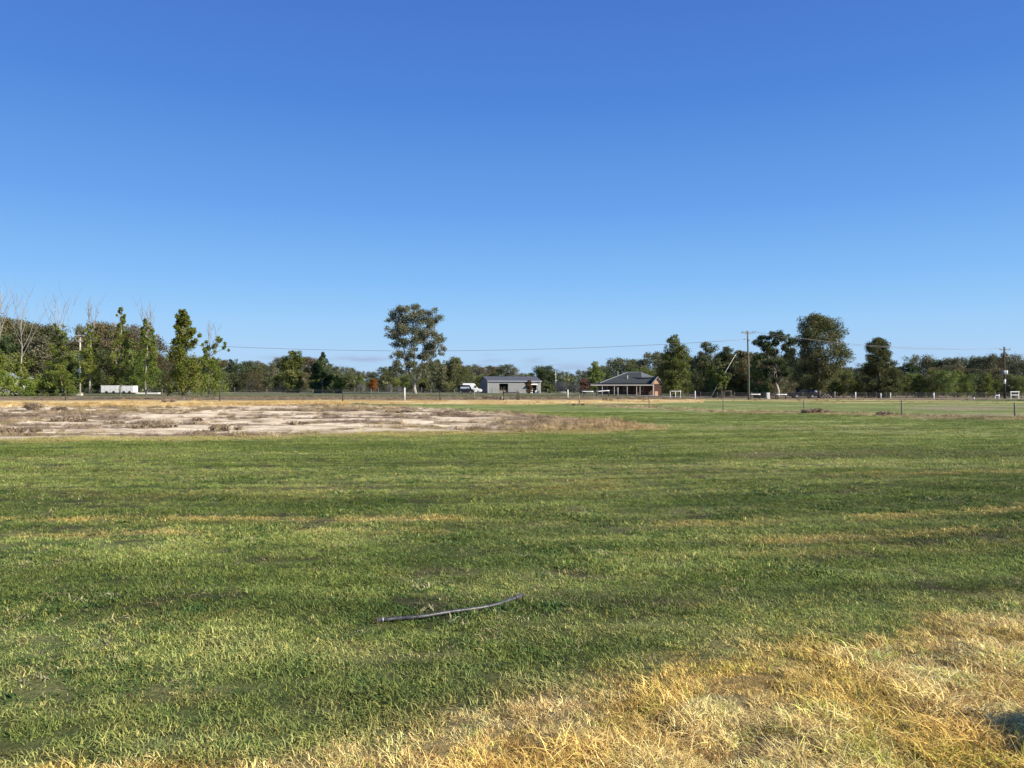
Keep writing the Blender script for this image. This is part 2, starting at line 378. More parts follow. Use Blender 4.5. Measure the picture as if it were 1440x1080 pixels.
def blade_mat(name, lo, hi, alt, altw, trans=.3):
    """per-clump colour ('ctint' carried by the scattered points) times a per-blade variation"""
    m, nt2, b = nodes(name)
    ai = nt2.nodes.new('ShaderNodeAttribute'); ai.attribute_type = 'INSTANCER'; ai.attribute_name = 'ctint'
    at = nt2.nodes.new('ShaderNodeAttribute'); at.attribute_name = 'tint'
    cr = nt2.nodes.new('ShaderNodeValToRGB'); e = cr.color_ramp.elements
    e[0].position = 0; e[0].color = lo + (1,); e[1].position = 1; e[1].color = alt + (1,); k = e.new(1 - altw); k.color = hi + (1,)
    k2 = e.new(min(.99, 1 - altw + .04)); k2.color = alt + (1,)
    nt2.links.new(at.outputs['Fac'], cr.inputs[0])
    mu = nt2.nodes.new('ShaderNodeMix'); mu.data_type = 'RGBA'; mu.blend_type = 'MULTIPLY'; mu.inputs[0].default_value = 1
    nt2.links.new(ai.outputs['Color'], mu.inputs[6]); nt2.links.new(cr.outputs[0], mu.inputs[7])
    nt2.links.new(mu.outputs[2], b.inputs['Base Color']); b.inputs['Roughness'].default_value = .5; b.inputs['Specular IOR Level'].default_value = .15
    tr = nt2.nodes.new('ShaderNodeBsdfTranslucent'); ms = nt2.nodes.new('ShaderNodeMixShader'); ms.inputs[0].default_value = trans
    nt2.links.new(mu.outputs[2], tr.inputs['Color']); out = nt2.nodes['Material Output']
    nt2.links.new(b.outputs[0], ms.inputs[1]); nt2.links.new(tr.outputs[0], ms.inputs[2]); nt2.links.new(ms.outputs[0], out.inputs['Surface'])
    return m
def scatter(name, label, protos, x, y, scl, idx, col, zoff=0, flat=.12):
    coll = bpy.data.collections.new(name + '_kinds')
    for i, p in enumerate(protos):
        p.name = 'kind_%02d_' % i + name; coll.objects.link(p)
    n = len(x); z = hgt(x, y) + zoff
    me = bpy.data.meshes.new(name); me.vertices.add(n); me.vertices.foreach_set('co', np.stack([x, y, z], 1).astype(np.float32).ravel())
    rot = np.stack([rng.normal(0, flat, n), rng.normal(0, flat, n), rng.random(n) * 6.283], 1)
    a = me.attributes.new('rot', 'FLOAT_VECTOR', 'POINT'); a.data.foreach_set('vector', rot.astype(np.float32).ravel())
    a = me.attributes.new('scl', 'FLOAT', 'POINT'); a.data.foreach_set('value', np.asarray(scl, np.float32))
    a = me.attributes.new('idx', 'INT', 'POINT'); a.data.foreach_set('value', np.asarray(idx, np.int32))
    a = me.attributes.new('ctint', 'FLOAT_COLOR', 'POINT'); a.data.foreach_set('color', np.hstack([col, np.ones((n, 1))]).astype(np.float32).ravel())
    ng = bpy.data.node_groups.new(name, 'GeometryNodeTree')
    ng.interface.new_socket('Geometry', in_out='INPUT', socket_type='NodeSocketGeometry'); ng.interface.new_socket('Geometry', in_out='OUTPUT', socket_type='NodeSocketGeometry')
    gi = ng.nodes.new('NodeGroupInput'); go = ng.nodes.new('NodeGroupOutput')
    ci = ng.nodes.new('GeometryNodeCollectionInfo'); ci.inputs['Collection'].default_value = coll; ci.inputs['Separate Children'].default_value = True; ci.inputs['Reset Children'].default_value = True
    ip = ng.nodes.new('GeometryNodeInstanceOnPoints'); ip.inputs['Pick Instance'].default_value = True
    def na(nm, ty):
        q = ng.nodes.new('GeometryNodeInputNamedAttribute'); q.data_type = ty; q.inputs['Name'].default_value = nm; return q.outputs['Attribute']
    L = ng.links.new
    L(gi.outputs[0], ip.inputs['Points']); L(ci.outputs[0], ip.inputs['Instance']); L(na('idx', 'INT'), ip.inputs['Instance Index'])
    L(na('rot', 'FLOAT_VECTOR'), ip.inputs['Rotation']); L(na('scl', 'FLOAT'), ip.inputs['Scale']); L(ip.outputs[0], go.inputs[0])
    o = link(name, me); md = o.modifiers.new('scatter', 'NODES'); md.node_group = ng
    tag(o, label, 'grass', kind='stuff'); return o
def pts_wedge(d0, d1, dens, ang=40):
    """random points in the view wedge between distances d0..d1, dens per m2"""
    A = R(ang) * (d1 * d1 - d0 * d0); n = int(A * dens)
    rr = np.sqrt(rng.random(n) * (d1 * d1 - d0 * d0) + d0 * d0); t = (rng.random(n) * 2 - 1) * R(ang)
    return rr * np.sin(t), rr * np.cos(t)
gm_ = blade_mat('green_blades', (.42, .54, .36), (1.6, 1.55, 1.3), (2.6, 2.1, 2.0), .06, .22)
dm_ = blade_mat('straw_blades', (.36, .30, .22), (1.5, 1.45, 1.2), (1.4, 1.5, 1.5), .12, .2)
wm_ = blade_mat('weed_leaves', (.7, .8, .6), (1.1, 1.2, 1.1), (1.3, 1.35, 1.2), .2, .2)
sm_ = blade_mat('scrub_stems', (.6, .6, .6), (1.3, 1.3, 1.3), (1.7, 1.6, 1.2), .15, .1)
GP = [blade_clump('g', 54, .075, .008, .024, .0042, gm_, 1.1, .9) for _ in range(6)] \
   + [blade_clump('g', 48, .085, .006, .017, .0045, gm_, 1.7, .8) for _ in range(3)]        # 0-5 lush, 6-8 short
GF = [blade_clump('g', 70, .20, .010, .028, .007, gm_, .7, .6) for _ in range(4)] \
   + [blade_clump('g', 22, .05, .010, .022, .009, wm_, 1.4, .5) for _ in range(2)] + [blade_clump('g', 22, .10, .02, .055, .0030, dm_, .9, .3, 2, lie=.95) for _ in range(3)]     # 13-14 broadleaf weeds, 15-17 dry clippings
xs, ys, sc, ix, cc, idf = [], [], [], [], [], []
def add_green(d0, d1, dens, far, s0):
    x, y = pts_wedge(d0, d1, dens); f = field(x, y)
    thin = fbm(x * 1.7, y * 2.3, 15)
    keep = (rng.random(len(x)) > f['dry'] * 1.05) & (rng.random(len(x)) > f['bank'] * 1.2) & ((thin < .68) | (rng.random(len(x)) < .35))
    x, y = x[keep], y[keep]; c = f['c'][keep]; n = len(x)
    lush = fbm(x * 1.3, y * 2.6, 91, 3)
    c = c * (1 + rng.normal(0, .10, n))[:, None] * (1 + .25 * (rng.random(n) - .5))[:, None]
    c[:, 0] *= (1 + rng.normal(0, .08, n))
    tuft = (fbm(x * 4, y * 4, 92, 2) > .70) & (~far)
    xs.append(x); ys.append(y); sc.append(s0 * (.55 + .9 * lush + .25 * rng.random(n)) * np.where(tuft, 1.35, 1)); cc.append(np.clip(c, .01, 1))
    wd = (fbm(x * 1.1, y * 1.4, 93, 3) > .60) & (rng.random(n) < .30) & (not far); cp = (fbm(x * .7, y * 2.6, 94, 3) > .56) & (rng.random(n) < .16) & (not far)
    cc[-1][wd] = np.array([.075, .125, .035]) * (.7 + .6 * rng.random((int(wd.sum()), 1))); cc[-1][cp] = np.array([.42, .36, .22]) * (.6 + .7 * rng.random((int(cp.sum()), 1)))
    ix.append(np.where(wd, rng.integers(13, 15, n), np.where(cp, rng.integers(15, 18, n), -1)))
    ix[-1] = np.where(ix[-1] >= 0, ix[-1], np.where(far, 9 + rng.integers(0, 4, n), np.where(lush > .45, rng.integers(0, 6, n), rng.integers(4, 9, n))))
add_green(2.6, 9, 260, False, 1.0)
add_green(9, 18, 110, False, 1.15)
add_green(18, 34, 30, True, 1.1)
add_green(34, 62, 9, True, 1.35)
scatter('green_grass', 'short mown green grass covering the paddock', GP + GF, *map(np.concatenate, (xs, ys, sc, ix, cc)))
# dry matted grass in the near corner
DP = [blade_clump('d', 40, .12, .025, .085, .0056, dm_, 1.3, 1.0, 4) for _ in range(5)] \
   + [blade_clump('d', 46, .13, .015, .05, .0056, dm_, .9, .8, 3) for _ in range(4)] \
   + [blade_clump('d', 18, .10, .06, .13, .0048, dm_, .8, 1.5, 5, lie=.35) for _ in range(4)]
x, y = pts_wedge(2.2, 9, 420, 44); f = field(x, y)
k = rng.random(len(x)) < f['dry'] ** 1.2; x, y, c = x[k], y[k], f['c'][k]; n = len(x); px = f['px'][k]; py = f['py'][k]; dr = f['dry'][k]
inner = ss(10, 160, py - np.interp(px, *DRY))
rn = rng.random(n); cl = fbm(x * 2.4, y * 2.4, 95, 3)
ixx = np.where(rn < .13 * inner * (cl > .42), rng.integers(9, 13, n), np.where(rn < .25 + .5 * inner, rng.integers(0, 5, n), rng.integers(5, 9, n)))
s_ = (.38 + .30 * inner + 1.1 * (cl - .4) + .2 * rng.random(n))
c = c * (1 + rng.normal(0, .14, n))[:, None]; old = rng.random(n) < .06 + .22 * (fbm(x * 3.2, y * 3.2, 13, 3) < .42); c[old] *= np.array([.42, .36, .3]); gr = rng.random(n) < .10 + .25 * (fbm(x * 1.2, y * 1.2, 97) > .58); c[gr] *= np.array([.62, .85, .5])
x2, y2 = pts_wedge(9, 14, 60, 44); f2 = field(x2, y2); k = rng.random(len(x2)) < f2['dry'] ** 1.2
x2, y2, c2 = x2[k], y2[k], f2['c'][k]; n2 = len(x2)
scatter('dry_grass', 'long matted straw coloured grass in the near right corner', DP, np.concatenate([x, x2]), np.concatenate([y, y2]), np.concatenate([s_, .8 + .3 * rng.random(n2)]),
        np.concatenate([ixx, rng.integers(0, 9, n2)]), np.clip(np.concatenate([c, c2]), .01, .9))
# low scrub and dead weeds on the bank and along the verge
SP = [blade_clump('s', 90, .22, .05, .19, .012, sm_, 1.0, .5, 2) for _ in range(4)] + [blade_clump('s', 60, .18, .03, .10, .012, sm_, 1.0, .5, 2) for _ in range(2)]
x, y = pts_wedge(26, 90, 9.0, 36); f = field(x, y)
k = rng.random(len(x)) < (f['bank'] * (1 - f['sand']) ** 1.5 * .7 + f['gold'] * .10 + f['fline'] * .35); x, y, c = x[k], y[k], f['c'][k]
x2, y2 = pts_wedge(85, 150, 1.6, 36); f2 = field(x2, y2); k2 = rng.random(len(x2)) < f2['verge'] * .6 + f2['gold'] * .15
x, y, c = np.concatenate([x, x2[k2]]), np.concatenate([y, y2[k2]]), np.concatenate([c, f2['c'][k2]]); n = len(x)
c = c * (1 + rng.normal(0, .18, n))[:, None]
s_ = (.35 + .9 * ss(.35, .75, fbm(x * .5, y * .5, 98)) + .3 * rng.random(n))
scatter('dry_weeds', 'low dead grey brown weeds on the earth bank and along the verge', SP, x, y, s_, rng.integers(0, 6, n), np.clip(c, .01, .9), flat=.2)
# ================================================================ materials of things
bark = mat('grey_bark', (.20, .175, .15), .9, bump=.4, nscale=5, stretch=(4, 4, 1))
pale_bark = mat('pale_bark', (.36, .32, .265), .85, bump=.3, nscale=4, stretch=(3, 3, 1), namt=.35)
dark_bark = mat('dark_bark', (.10, .08, .065), .9, bump=.4, nscale=5, stretch=(4, 4, 1))
twig_pale = mat('bare_twigs', (.25, .23, .21), .9)
L_gum = leaf_mat('gum_leaves', (0.062, 0.081, 0.032), (0.113, 0.132, 0.055), (0.201, 0.185, 0.089))
L_grey = leaf_mat('grey_gum_leaves', (0.074, 0.087, 0.047), (0.129, 0.138, 0.074), (0.220, 0.199, 0.125))
L_green = leaf_mat('young_gum_leaves', (0.076, 0.114, 0.031), (0.143, 0.188, 0.050), (0.252, 0.260, 0.084))
L_dark = leaf_mat('dark_leaves', (0.038, 0.059, 0.024), (0.068, 0.094, 0.038), (0.127, 0.140, 0.060))
L_brown = leaf_mat('brown_gum_leaves', (0.078, 0.074, 0.034), (0.129, 0.113, 0.055), (0.184, 0.147, 0.083))
L_poplar = leaf_mat('poplar_leaves', (0.086, 0.132, 0.023), (0.172, 0.218, 0.040), (0.316, 0.316, 0.093), .35)
L_orange = leaf_mat('autumn_leaves', (.16, .05, .02), (.28, .09, .025), (.38, .16, .05), .2)
L_rust = leaf_mat('rust_leaves', (.09, .055, .035), (.15, .085, .05), (.21, .135, .08), .2)
L_bare = leaf_mat('bare_twig_mass', (.15, .125, .105), (.23, .19, .165), (.34, .29, .25), .1)
L_weed = leaf_mat('dry_weed_stems', (.15, .115, .08), (.27, .21, .14), (.42, .34, .23), .1)

# ================================================================ trees
def leaves(centres, radii, counts, size, m, name='crown', squash=.8, hollow=.45):
    C, S, T = [], [], []
    for (c, r, n) in zip(centres, radii, counts):
        d = rng.normal(size=(n, 3)); d /= np.linalg.norm(d, axis=1)[:, None]
        rr = (hollow + (1 - hollow) * rng.random(n)) * (rng.random(n) ** .25)
        p = d * rr[:, None] * r; p[:, 2] *= squash; C.append(p + np.array(c)[None, :])
        T.append(np.clip(.5 + .18 * rng.normal() + .2 * rng.normal(size=n), 0, 1))
    C = np.concatenate(C); T = np.concatenate(T); n = len(C)
    u = rng.normal(size=(n, 3)); u /= np.linalg.norm(u, axis=1)[:, None]; w = np.cross(u, rng.normal(size=(n, 3))); w /= np.linalg.norm(w, axis=1)[:, None]
    s = size * (.6 + .8 * rng.random(n))[:, None]; u = u * s; w = w * s * .55
    V = np.stack([C - u * .5, C + w * .5 - u * .05, C + u * .5, C - w * .5 + u * .08], 1).reshape(-1, 3)
    return np_mesh(name, V, np.arange(4 * n).reshape(-1, 4), m, fattr=T)
def bend(a, b, n=5, amp=.06, sag=0):
    a = np.array(a, float); b = np.array(b, float); L = np.linalg.norm(b - a); o = []
    j1 = rng.normal(size=3) * amp * L
    for i in range(n + 1):
        t = i / n; o.append(tuple(a + (b - a) * t + j1 * math.sin(math.pi * t) + np.array([0, 0, sag * L * math.sin(math.pi * t)])))
    return o
def gum(H, prof, nclump, cr, leaf, nleaf, m, bk, trunk_r=.02, forks=2, limbs=16, lobes=None, depth=1.0, lean=0, clear=.0, sq=.8):
    """prof: list of (height fraction, left reach m, right reach m); returns trunk mesh, crown mesh"""
    zs = [p[0] * H for p in prof]; lf = [p[1] for p in prof]; rt = [p[2] for p in prof]
    cen, rad = [], []
    for i in range(nclump):
        z = zs[0] + (zs[-1] - zs[0]) * ((i + rng.random()) / nclump)
        a = rng.random() * 2 * math.pi; q = (.45 + .6 * math.sqrt(rng.random()))
        l = np.interp(z, zs, lf); r = np.interp(z, zs, rt); mid = (r - l) / 2; hw = (l + r) / 2
        k = cr * 1.45 * (.65 + .7 * rng.random()); k = min(k, max(hw * .85, cr * .5))
        hw2 = max(hw * 1.08 - k * .6, .05)
        x = mid + math.cos(a) * q * hw2; y = math.sin(a) * q * hw2 * depth
        cen.append((x, y, min(z, H - k * sq))); rad.append(k)
    base_c = list(zip(cen, rad)); cen, rad = [], []
    for (c, k) in base_c:
        for _ in range(4): cen.append((c[0] + rng.normal(0, .5) * k, c[1] + rng.normal(0, .5) * k, min(c[2] + rng.normal(0, .42) * k, H - k * .4))); rad.append(k * rng.uniform(.45, .95))
    tot = sum(r * r for r in rad); cnt = [max(8, int(2.0 * nleaf * r * r / tot)) for r in rad]
    crown = leaves(cen, rad, cnt, leaf, m, squash=sq)
    mb = MB(); r0 = H * trunk_r
    tops = []
    fz = max(zs[0] * .8, H * .12) if forks > 1 else H * .5
    base = [(0, 0, -.3), (lean * .2 * H, 0, fz * .5), (lean * .45 * H, 0, fz)]
    mb.tube(base, [r0 * 1.25, r0, r0 * .85], 8)
    j = base[-1]
    for f in range(forks):
        a = 2 * math.pi * f / forks + rng.random() * .8
        hwm = np.interp(H * .75, zs, [(u + v) / 2 for u, v in zip(lf, rt)]) * .45; mid = np.interp(H * .75, zs, [(v - u) / 2 for u, v in zip(lf, rt)])
        e = (mid + math.cos(a) * hwm * (forks > 1), math.sin(a) * hwm * (forks > 1), H * (.82 + .08 * rng.random()))
        p = bend(j, e, 6, .05); mb.tube(p, [r0 * (.7 if forks > 1 else .85) * (1 - t / 6.6) for t in range(7)], 6); tops.append(p)
    order = rng.permutation(len(cen))[:limbs]
    for i in order:
        c = cen[i]; p = tops[rng.integers(0, len(tops))]
        tz = [q for q in p if q[2] < c[2] - .02 * H]
        s_ = tz[-1] if tz else p[0]
        s_ = tz[max(0, len(tz) - 1 - int(rng.integers(0, 2)))] if tz else p[0]
        mb.tube(bend(s_, c, 4, .07, .04), [r0 * .32, r0 * .26, r0 * .2, r0 * .14, r0 * .07], 5)
    return mb.mesh('trunk', bk, True), crown
def place(name, meshes, loc, label, cat='tree', group=None, rz=0, s=1.0, parts=('trunk', 'crown'), sxyz=None):
    t = thing(name, loc, label, cat, group, rz)
    t.scale = sxyz or (s, s, s)
    for pn, me in zip(parts, meshes):
        if me: link(pn, me, t)
    return t
def site(px, d): x = xa(px, d); return (x, d, gz(x, d))
def base_h(px, d, top): """height in metres from the ground to image row top"""; return za(top, d) - gz(xa(px, d), d)

# ---- the tall gum left of the grey shed
d = 190; p = site(588, d); H = base_h(588, d, 430); k = d / F
def lobes_px(cx, d, arr, gzv, ys=1.0):
    o = []
    for (px, py, r) in arr:
        R_ = r * d / F; Y = rng.normal(0, R_ * 1.2) * ys
        for _ in range(5): o.append(((px - cx) * d / F + rng.normal(0, .55) * R_, Y + rng.normal(0, .8) * R_, za(py, d) - gzv + rng.normal(0, .5) * R_, R_ * rng.uniform(.6, 1.05)))
    return o
arr = [(553, 443, 8), (562, 438, 7), (571, 436, 7), (580, 433, 6), (590, 438, 7), (600, 439, 8), (607, 447, 8), (611, 453, 6), (550, 462, 6), (557, 455, 8), (552, 473, 6), (560, 470, 8), (569, 452, 8), (580, 447, 8), (592, 452, 9), (601, 458, 8), (572, 466, 8),
       (583, 463, 7), (592, 468, 8), (603, 468, 7), (613, 473, 7), (619, 478, 6), (612, 485, 7), (622, 491, 5), (575, 478, 8), (564, 481, 6), (586, 480, 7), (597, 486, 8), (606, 492, 7), (559, 496, 6), (567, 500, 7), (577, 493, 7), (590, 498, 8), (600, 503, 7),
       (561, 510, 6), (572, 510, 6), (585, 510, 7), (598, 514, 7), (606, 508, 5), (557, 486, 5), (548, 450, 4), (616, 497, 5), (556, 520, 6), (566, 520, 6), (610, 515, 5), (594, 524, 6), (607, 524, 5), (573, 517, 6)]
lb = lobes_px(588, d, arr, p[2], .8)
cen = [l[:3] for l in lb]; rad = [l[3] * (1.05 + .5 * rng.random()) for l in lb]; tot = sum(r * r for r in rad)
crown = leaves(cen, rad, [int(42000 * r * r / tot) for r in rad], .30, L_grey, squash=.85, hollow=.35)
mb = MB(); mb.tube([(-.6, 0, -.3), (-.9, 0, 1.2), (-1.0, 0, 2.6)], [.5, .4, .33], 9)
j = (-1.0, 0, 2.6)
trk = [[j, (-2.2, .3, 5), (-2.7, .5, 8), (-4, .2, 12.5), (-5, 0, 17)], [j, (-1.0, -.3, 5.5), (-.9, -.5, 8.5), (-1.6, -.4, 13), (-1, 0, 19)], [j, (.6, -.2, 4.6), (1.0, -.4, 8), (2.3, -.5, 12), (2.6, -.2, 18)], [j, (1.2, .2, 4.6), (2.4, .3, 7.5), (4.4, .3, 11), (5.2, 0, 13)]]
for t in trk: mb.tube(t, [.27, .2, .15, .1, .04], 7)
for c in cen[::3]:
    b_ = min([q for t in trk for q in t[1:] if q[2] < c[2] - .4] or [trk[1][1]], key=lambda q: (q[0] - c[0]) ** 2 + (q[2] - c[2] + 2) ** 2)
    mb.tube(bend(b_, c, 4, .06), [.09, .075, .06, .04, .02], 5)
place('gum_tree', (mb.mesh('trunk', pale_bark, True), crown), p, 'tall spreading gum tree with white forked trunk, left of the grey shed')

# ---- named trees on the right: (px, d, top, profile in px reach, ...)
def profpx(H, d, lst): return [(h, l * d / F, r * d / F) for h, l, r in lst]
specs = [
 # name, px, d, top, profile, nclump, clump r px, leaves, mat, bark, label
 ('gum_tree', 948, 166, 470, [(.06, 12, 14), (.2, 19, 20), (.4, 20, 20), (.6, 15, 17), (.72, 13, 17), (.8, 12, 9), (.92, 6, 6), (1, 2, 3)], 46, 6.5, 12000, L_green, dark_bark, 'bushy green gum with a leaning pointed top right beside the verandah house'),
 ('gum_tree', 990, 200, 481, [(.05, 12, 16), (.3, 16, 18), (.6, 14, 16), (.8, 9, 15), (.9, 5, 12), (1, 2, 6)], 40, 6.5, 9000, L_gum, dark_bark, 'dark bushy gum with twin tops between the house tree and the power pole'),
 ('gum_tree', 1003, 166, 509, [(.04, 9, 9), (.4, 10, 10), (.8, 6, 6), (1, 2, 2)], 18, 4.5, 4000, L_green, dark_bark, 'small olive green gum in front of the twin topped dark gum'),
 ('gum_tree', 1023, 190, 487, [(.05, 14, 16), (.4, 16, 18), (.7, 14, 14), (.9, 8, 8), (1, 3, 3)], 36, 6.5, 8000, L_gum, dark_bark, 'round dark gum left of the timber power pole, behind the slanting white pole'),
 ('gum_tree', 1015, 146, 521, [(.38, 4, 4), (.6, 8, 8), (.85, 6, 6), (1, 2, 2)], 14, 3.6, 2600, L_green, dark_bark, 'little green tree hiding the middle of the slanting white pole'),
 ('gum_tree', 1046, 190, 492, [(.05, 12, 12), (.5, 15, 12), (.85, 10, 8), (1, 4, 3)], 24, 6, 6000, L_brown, dark_bark, 'brownish gum immediately behind the timber power pole'),
 ('gum_tree', 1061, 164, 500, [(.04, 9, 11), (.3, 11, 13), (.6, 9, 8), (.85, 4, 4), (1, 1.5, 1.5)], 26, 4.5, 7000, L_green, dark_bark, 'conical bright green young gum just right of the timber power pole'),
 ('gum_tree', 1152, 156, 442, [(.14, 8, 10), (.2, 26, 26), (.4, 33, 36), (.6, 32, 37), (.78, 27, 31), (.9, 20, 22), (1, 9, 10)], 96, 8, 24000, L_gum, dark_bark, 'largest gum tree on the right, dense dome crown over the dark four wheel drive'),
 ('gum_tree', 1236, 158, 475, [(.05, 14, 20), (.25, 20, 28), (.5, 17, 26), (.7, 15, 14), (.88, 11, 12), (.97, 8, 9), (1, 3, 3)], 70, 6.5, 16000, L_gum, dark_bark, 'dark ragged topped gum standing above the fence, right of the largest gum'),
 ('gum_tree', 412, 205, 493, [(.03, 12, 12), (.3, 14, 14), (.7, 11, 12), (.9, 8, 8), (1, 3, 3)], 34, 5.5, 8000, L_green, bark, 'dense green gum, left one of the pair beyond the road'),
 ('gum_tree', 453, 205, 494, [(.03, 13, 13), (.3, 14, 15), (.6, 11, 10), (.85, 5, 5), (1, 1.5, 1.5)], 34, 5, 8000, L_dark, bark, 'dark conical tree, right one of the pair beyond the road'),
 ('gum_tree', 474, 200, 528, [(.03, 7, 7), (.4, 9, 8), (.8, 5, 5), (1, 2, 2)], 14, 4, 2600, L_poplar, bark, 'small bright green shrubby tree at the foot of the dark conical tree'),
 ('gum_tree', 837, 215, 508, [(.05, 8, 8), (.4, 9, 9), (.8, 7, 7), (1, 3, 3)], 20, 4.5, 3500, L_green, bark, 'small egg shaped green tree above the left end of the house verandah'),
 ('gum_tree', 768, 225, 514, [(.1, 12, 14), (.4, 18, 20), (.75, 16, 16), (1, 8, 8)], 30, 6, 5000, L_dark, bark, 'dark flat domed tree behind the right end of the grey shed'),
 ('gum_tree', 640, 215, 502, [(.03, 20, 20), (.4, 20, 20), (.8, 12, 12), (1, 5, 5)], 36, 6, 7000, L_gum, bark, 'broad olive gum behind the dark van left of the shed'),
 ('gum_tree', 614, 212, 505, [(.03, 14, 14), (.5, 12, 12), (.85, 7, 7), (1, 3, 3)], 26, 5.5, 5000, L_grey, bark, 'grey green gum close at the right of the tallest white trunked gum'),
]
for (nm, px, d, top, prof, nc, cr, nl, m, bk, lab) in specs:
    H = base_h(px, d, top)
    g = gum(H, profpx(H, d, prof), nc, cr * d / F, .27 if d < 170 else .33, nl, m, bk, trunk_r=.022, forks=1 if prof[0][0] < .1 else 2, limbs=12)
    place(nm, g, site(px, d), lab)
# open crowned gum with white limbs left of the largest gum
d = 172; px = 1094; p = site(px, d); H = base_h(px, d, 468)
arr = [(1068, 482, 6), (1076, 476, 6), (1085, 471, 6), (1094, 472, 6), (1104, 474, 6), (1112, 480, 6), (1072, 490, 6), (1082, 484, 7), (1093, 482, 7), (1104, 487, 7), (1113, 492, 6), (1073, 501, 6), (1083, 497, 7), (1095, 498, 7), (1106, 500, 7), (1078, 511, 7), (1090, 512, 7), (1102, 514, 7), (1112, 508, 7), (1080, 523, 7), (1093, 525, 7), (1105, 526, 6), (1074, 532, 6), (1088, 535, 5)]
lb = lobes_px(px, d, arr, p[2]); cen = [l[:3] for l in lb]; rad = [l[3] * (.95 + .45 * rng.random()) for l in lb]; tot = sum(r * r for r in rad)
crown = leaves(cen, rad, [int(30000 * r * r / tot) for r in rad], .28, L_dark, hollow=.35)
mb = MB(); mb.tube([(0, 0, -.3), (.05, 0, 1.5), (-.3, 0, 2.8)], [.42, .34, .28], 8)
for e in ((-2.2, .4, 5.6), (1.1, -.3, 6), (-.5, .3, 9.5), (2, .4, 9), (-2.8, 0, 9)): mb.tube(bend((-.3, 0, 2.6), e, 5, .07), [.15, .12, .1, .08, .05, .03], 6)
for c in cen[::5]: mb.tube(bend((-.4, 0, 6), c, 4, .06), [.09, .08, .06, .05, .03], 5)
place('gum_tree', (mb.mesh('trunk', pale_bark, True), crown), p, 'open dark crowned gum with pale lower limbs, left of the largest gum')

# ---- half dead poplars on the left: leafy below, bare pale branches above
def poplar(H, leafy, bare_from, w, nl, lean=0, side=None, dead=1.0, low=.06, skew=0):
    mb = MB(); tw = MB()
    tp = [(0, 0, -.3)] + [(lean * H * (t / 6) ** 1.2 + rng.normal(0, .012) * H * .4, rng.normal(0, .01) * H, H * .92 * t / 6) for t in range(1, 7)]
    r0 = .0075 * H + .02; mb.tube(tp, [r0 * 1.2] + [r0 * (1 - t / 6.4) for t in range(1, 7)], 7)
    def at(z):
        for a, b in zip(tp, tp[1:]):
            if a[2] <= z <= b[2]: t = (z - a[2]) / (b[2] - a[2]); return tuple(a[i] + (b[i] - a[i]) * t for i in range(3))
        return tp[-1]
    # bare upper branches, steeply rising
    for i in range(int(9 * dead)):
        z0 = H * (bare_from * .75 + (.85 - bare_from * .75) * rng.random()); s_ = at(z0); a = rng.random() * 6.283
        L = (H - z0) * (.55 + .5 * rng.random()); sp = .2 + .26 * rng.random()
        e = (s_[0] + math.cos(a) * L * sp, s_[1] + math.sin(a) * L * sp, min(s_[2] + L, H * 1.0))
        q = bend(s_, e, 5, .05); tw.tube(q, [.055, .045, .038, .03, .024, .014], 4, False)
        for j in range(3):
            b0 = q[1 + int(rng.integers(0, 4))]; l2 = L * (.2 + .25 * rng.random()); a2 = rng.random() * 6.283
            tw.tube(bend(b0, (b0[0] + math.cos(a2) * l2 * .45, b0[1] + math.sin(a2) * l2 * .45, b0[2] + l2), 3, .05), [.028, .022, .018, .012], 3, False)
    cen, rad = [], []
    nl = int(nl * 2.2); n = int(nl / 170)
    for i in range(n):
        t = ((i + rng.random()) / n) ** .9; z = H * (low + (leafy - low) * t)
        ww = np.interp(t, [0, .12, .45, .8, 1], [w * .8, w * 1.0, w * .8, w * .5, w * .28]); s_ = at(z); a = rng.random() * 6.283; q = rng.random() ** .6
        cen.append((s_[0] + math.cos(a) * ww * q + skew * (1 - t) * ww, s_[1] + math.sin(a) * ww * q, z)); rad.append(ww * (.3 + .3 * rng.random()))
        if i % 3 == 0: b0 = at(max(.5, z - ww * .9)); tw.tube(bend(b0, cen[-1], 3, .05), [.06, .05, .035, .02], 4, False)
    for (x, y, z, r) in (side or []):
        for _ in range(5): cen.append((x + rng.normal(0, r * .5), y + rng.normal(0, r * .5), z + rng.normal(0, r * .45))); rad.append(r * .5)
        tw.tube(bend(at(max(.6, z - 1.6)), (x, y, z), 4, .06), [.07, .06, .05, .035, .02], 4, False)
    per = int(nl / max(1, len(cen)))
    crown = leaves(cen, rad, [per] * len(cen), .24, L_poplar, hollow=.2, squash=1.15)
    return mb.mesh('trunk', pale_bark, True), crown, tw.mesh('branches', twig_pale)
pop = [(-4, 150, 392, .4, .5, 3.0, 3600, .03, 'leftmost half dead poplar with bare forked top, cut by the picture edge'),
       (28, 152, 408, .30, .42, 2.6, 2600, .035, 'leaning white trunked poplar with bare top at the left, above low leafy suckers'),
       (80, 154, 412, .70, .62, 2.8, 4600, .03, 'half dead poplar with bare fan top, left of the concrete power pole'),
       (126, 150, 418, .72, .68, 2.2, 5200, .01, 'half dead poplar with a fine bare top, right of the concrete power pole'),
       (169, 148, 430, .98, .6, 2.0, 5600, .01, 'slender leafy poplar in front of the white shed'),
       (206, 146, 422, .80, .68, 2.3, 6000, .01, 'leafy poplar with bare upright twigs, right of the white shed')]
for (px, d, top, leafy, bare, w, nl, lean, lab) in pop:
    H = base_h(px, d, top); g = poplar(H, leafy, bare, w, nl, lean, dead=1.2 if leafy < .9 else .5, low=.13 if px > 100 else .06)
    place('poplar_tree', g, site(px, d), lab, 'tree', 'half dead poplars along the left fence', parts=('trunk', 'crown', 'branches'))
d = 106; px = 258; p = site(px, d); H = base_h(px, d, 435); k = d / F
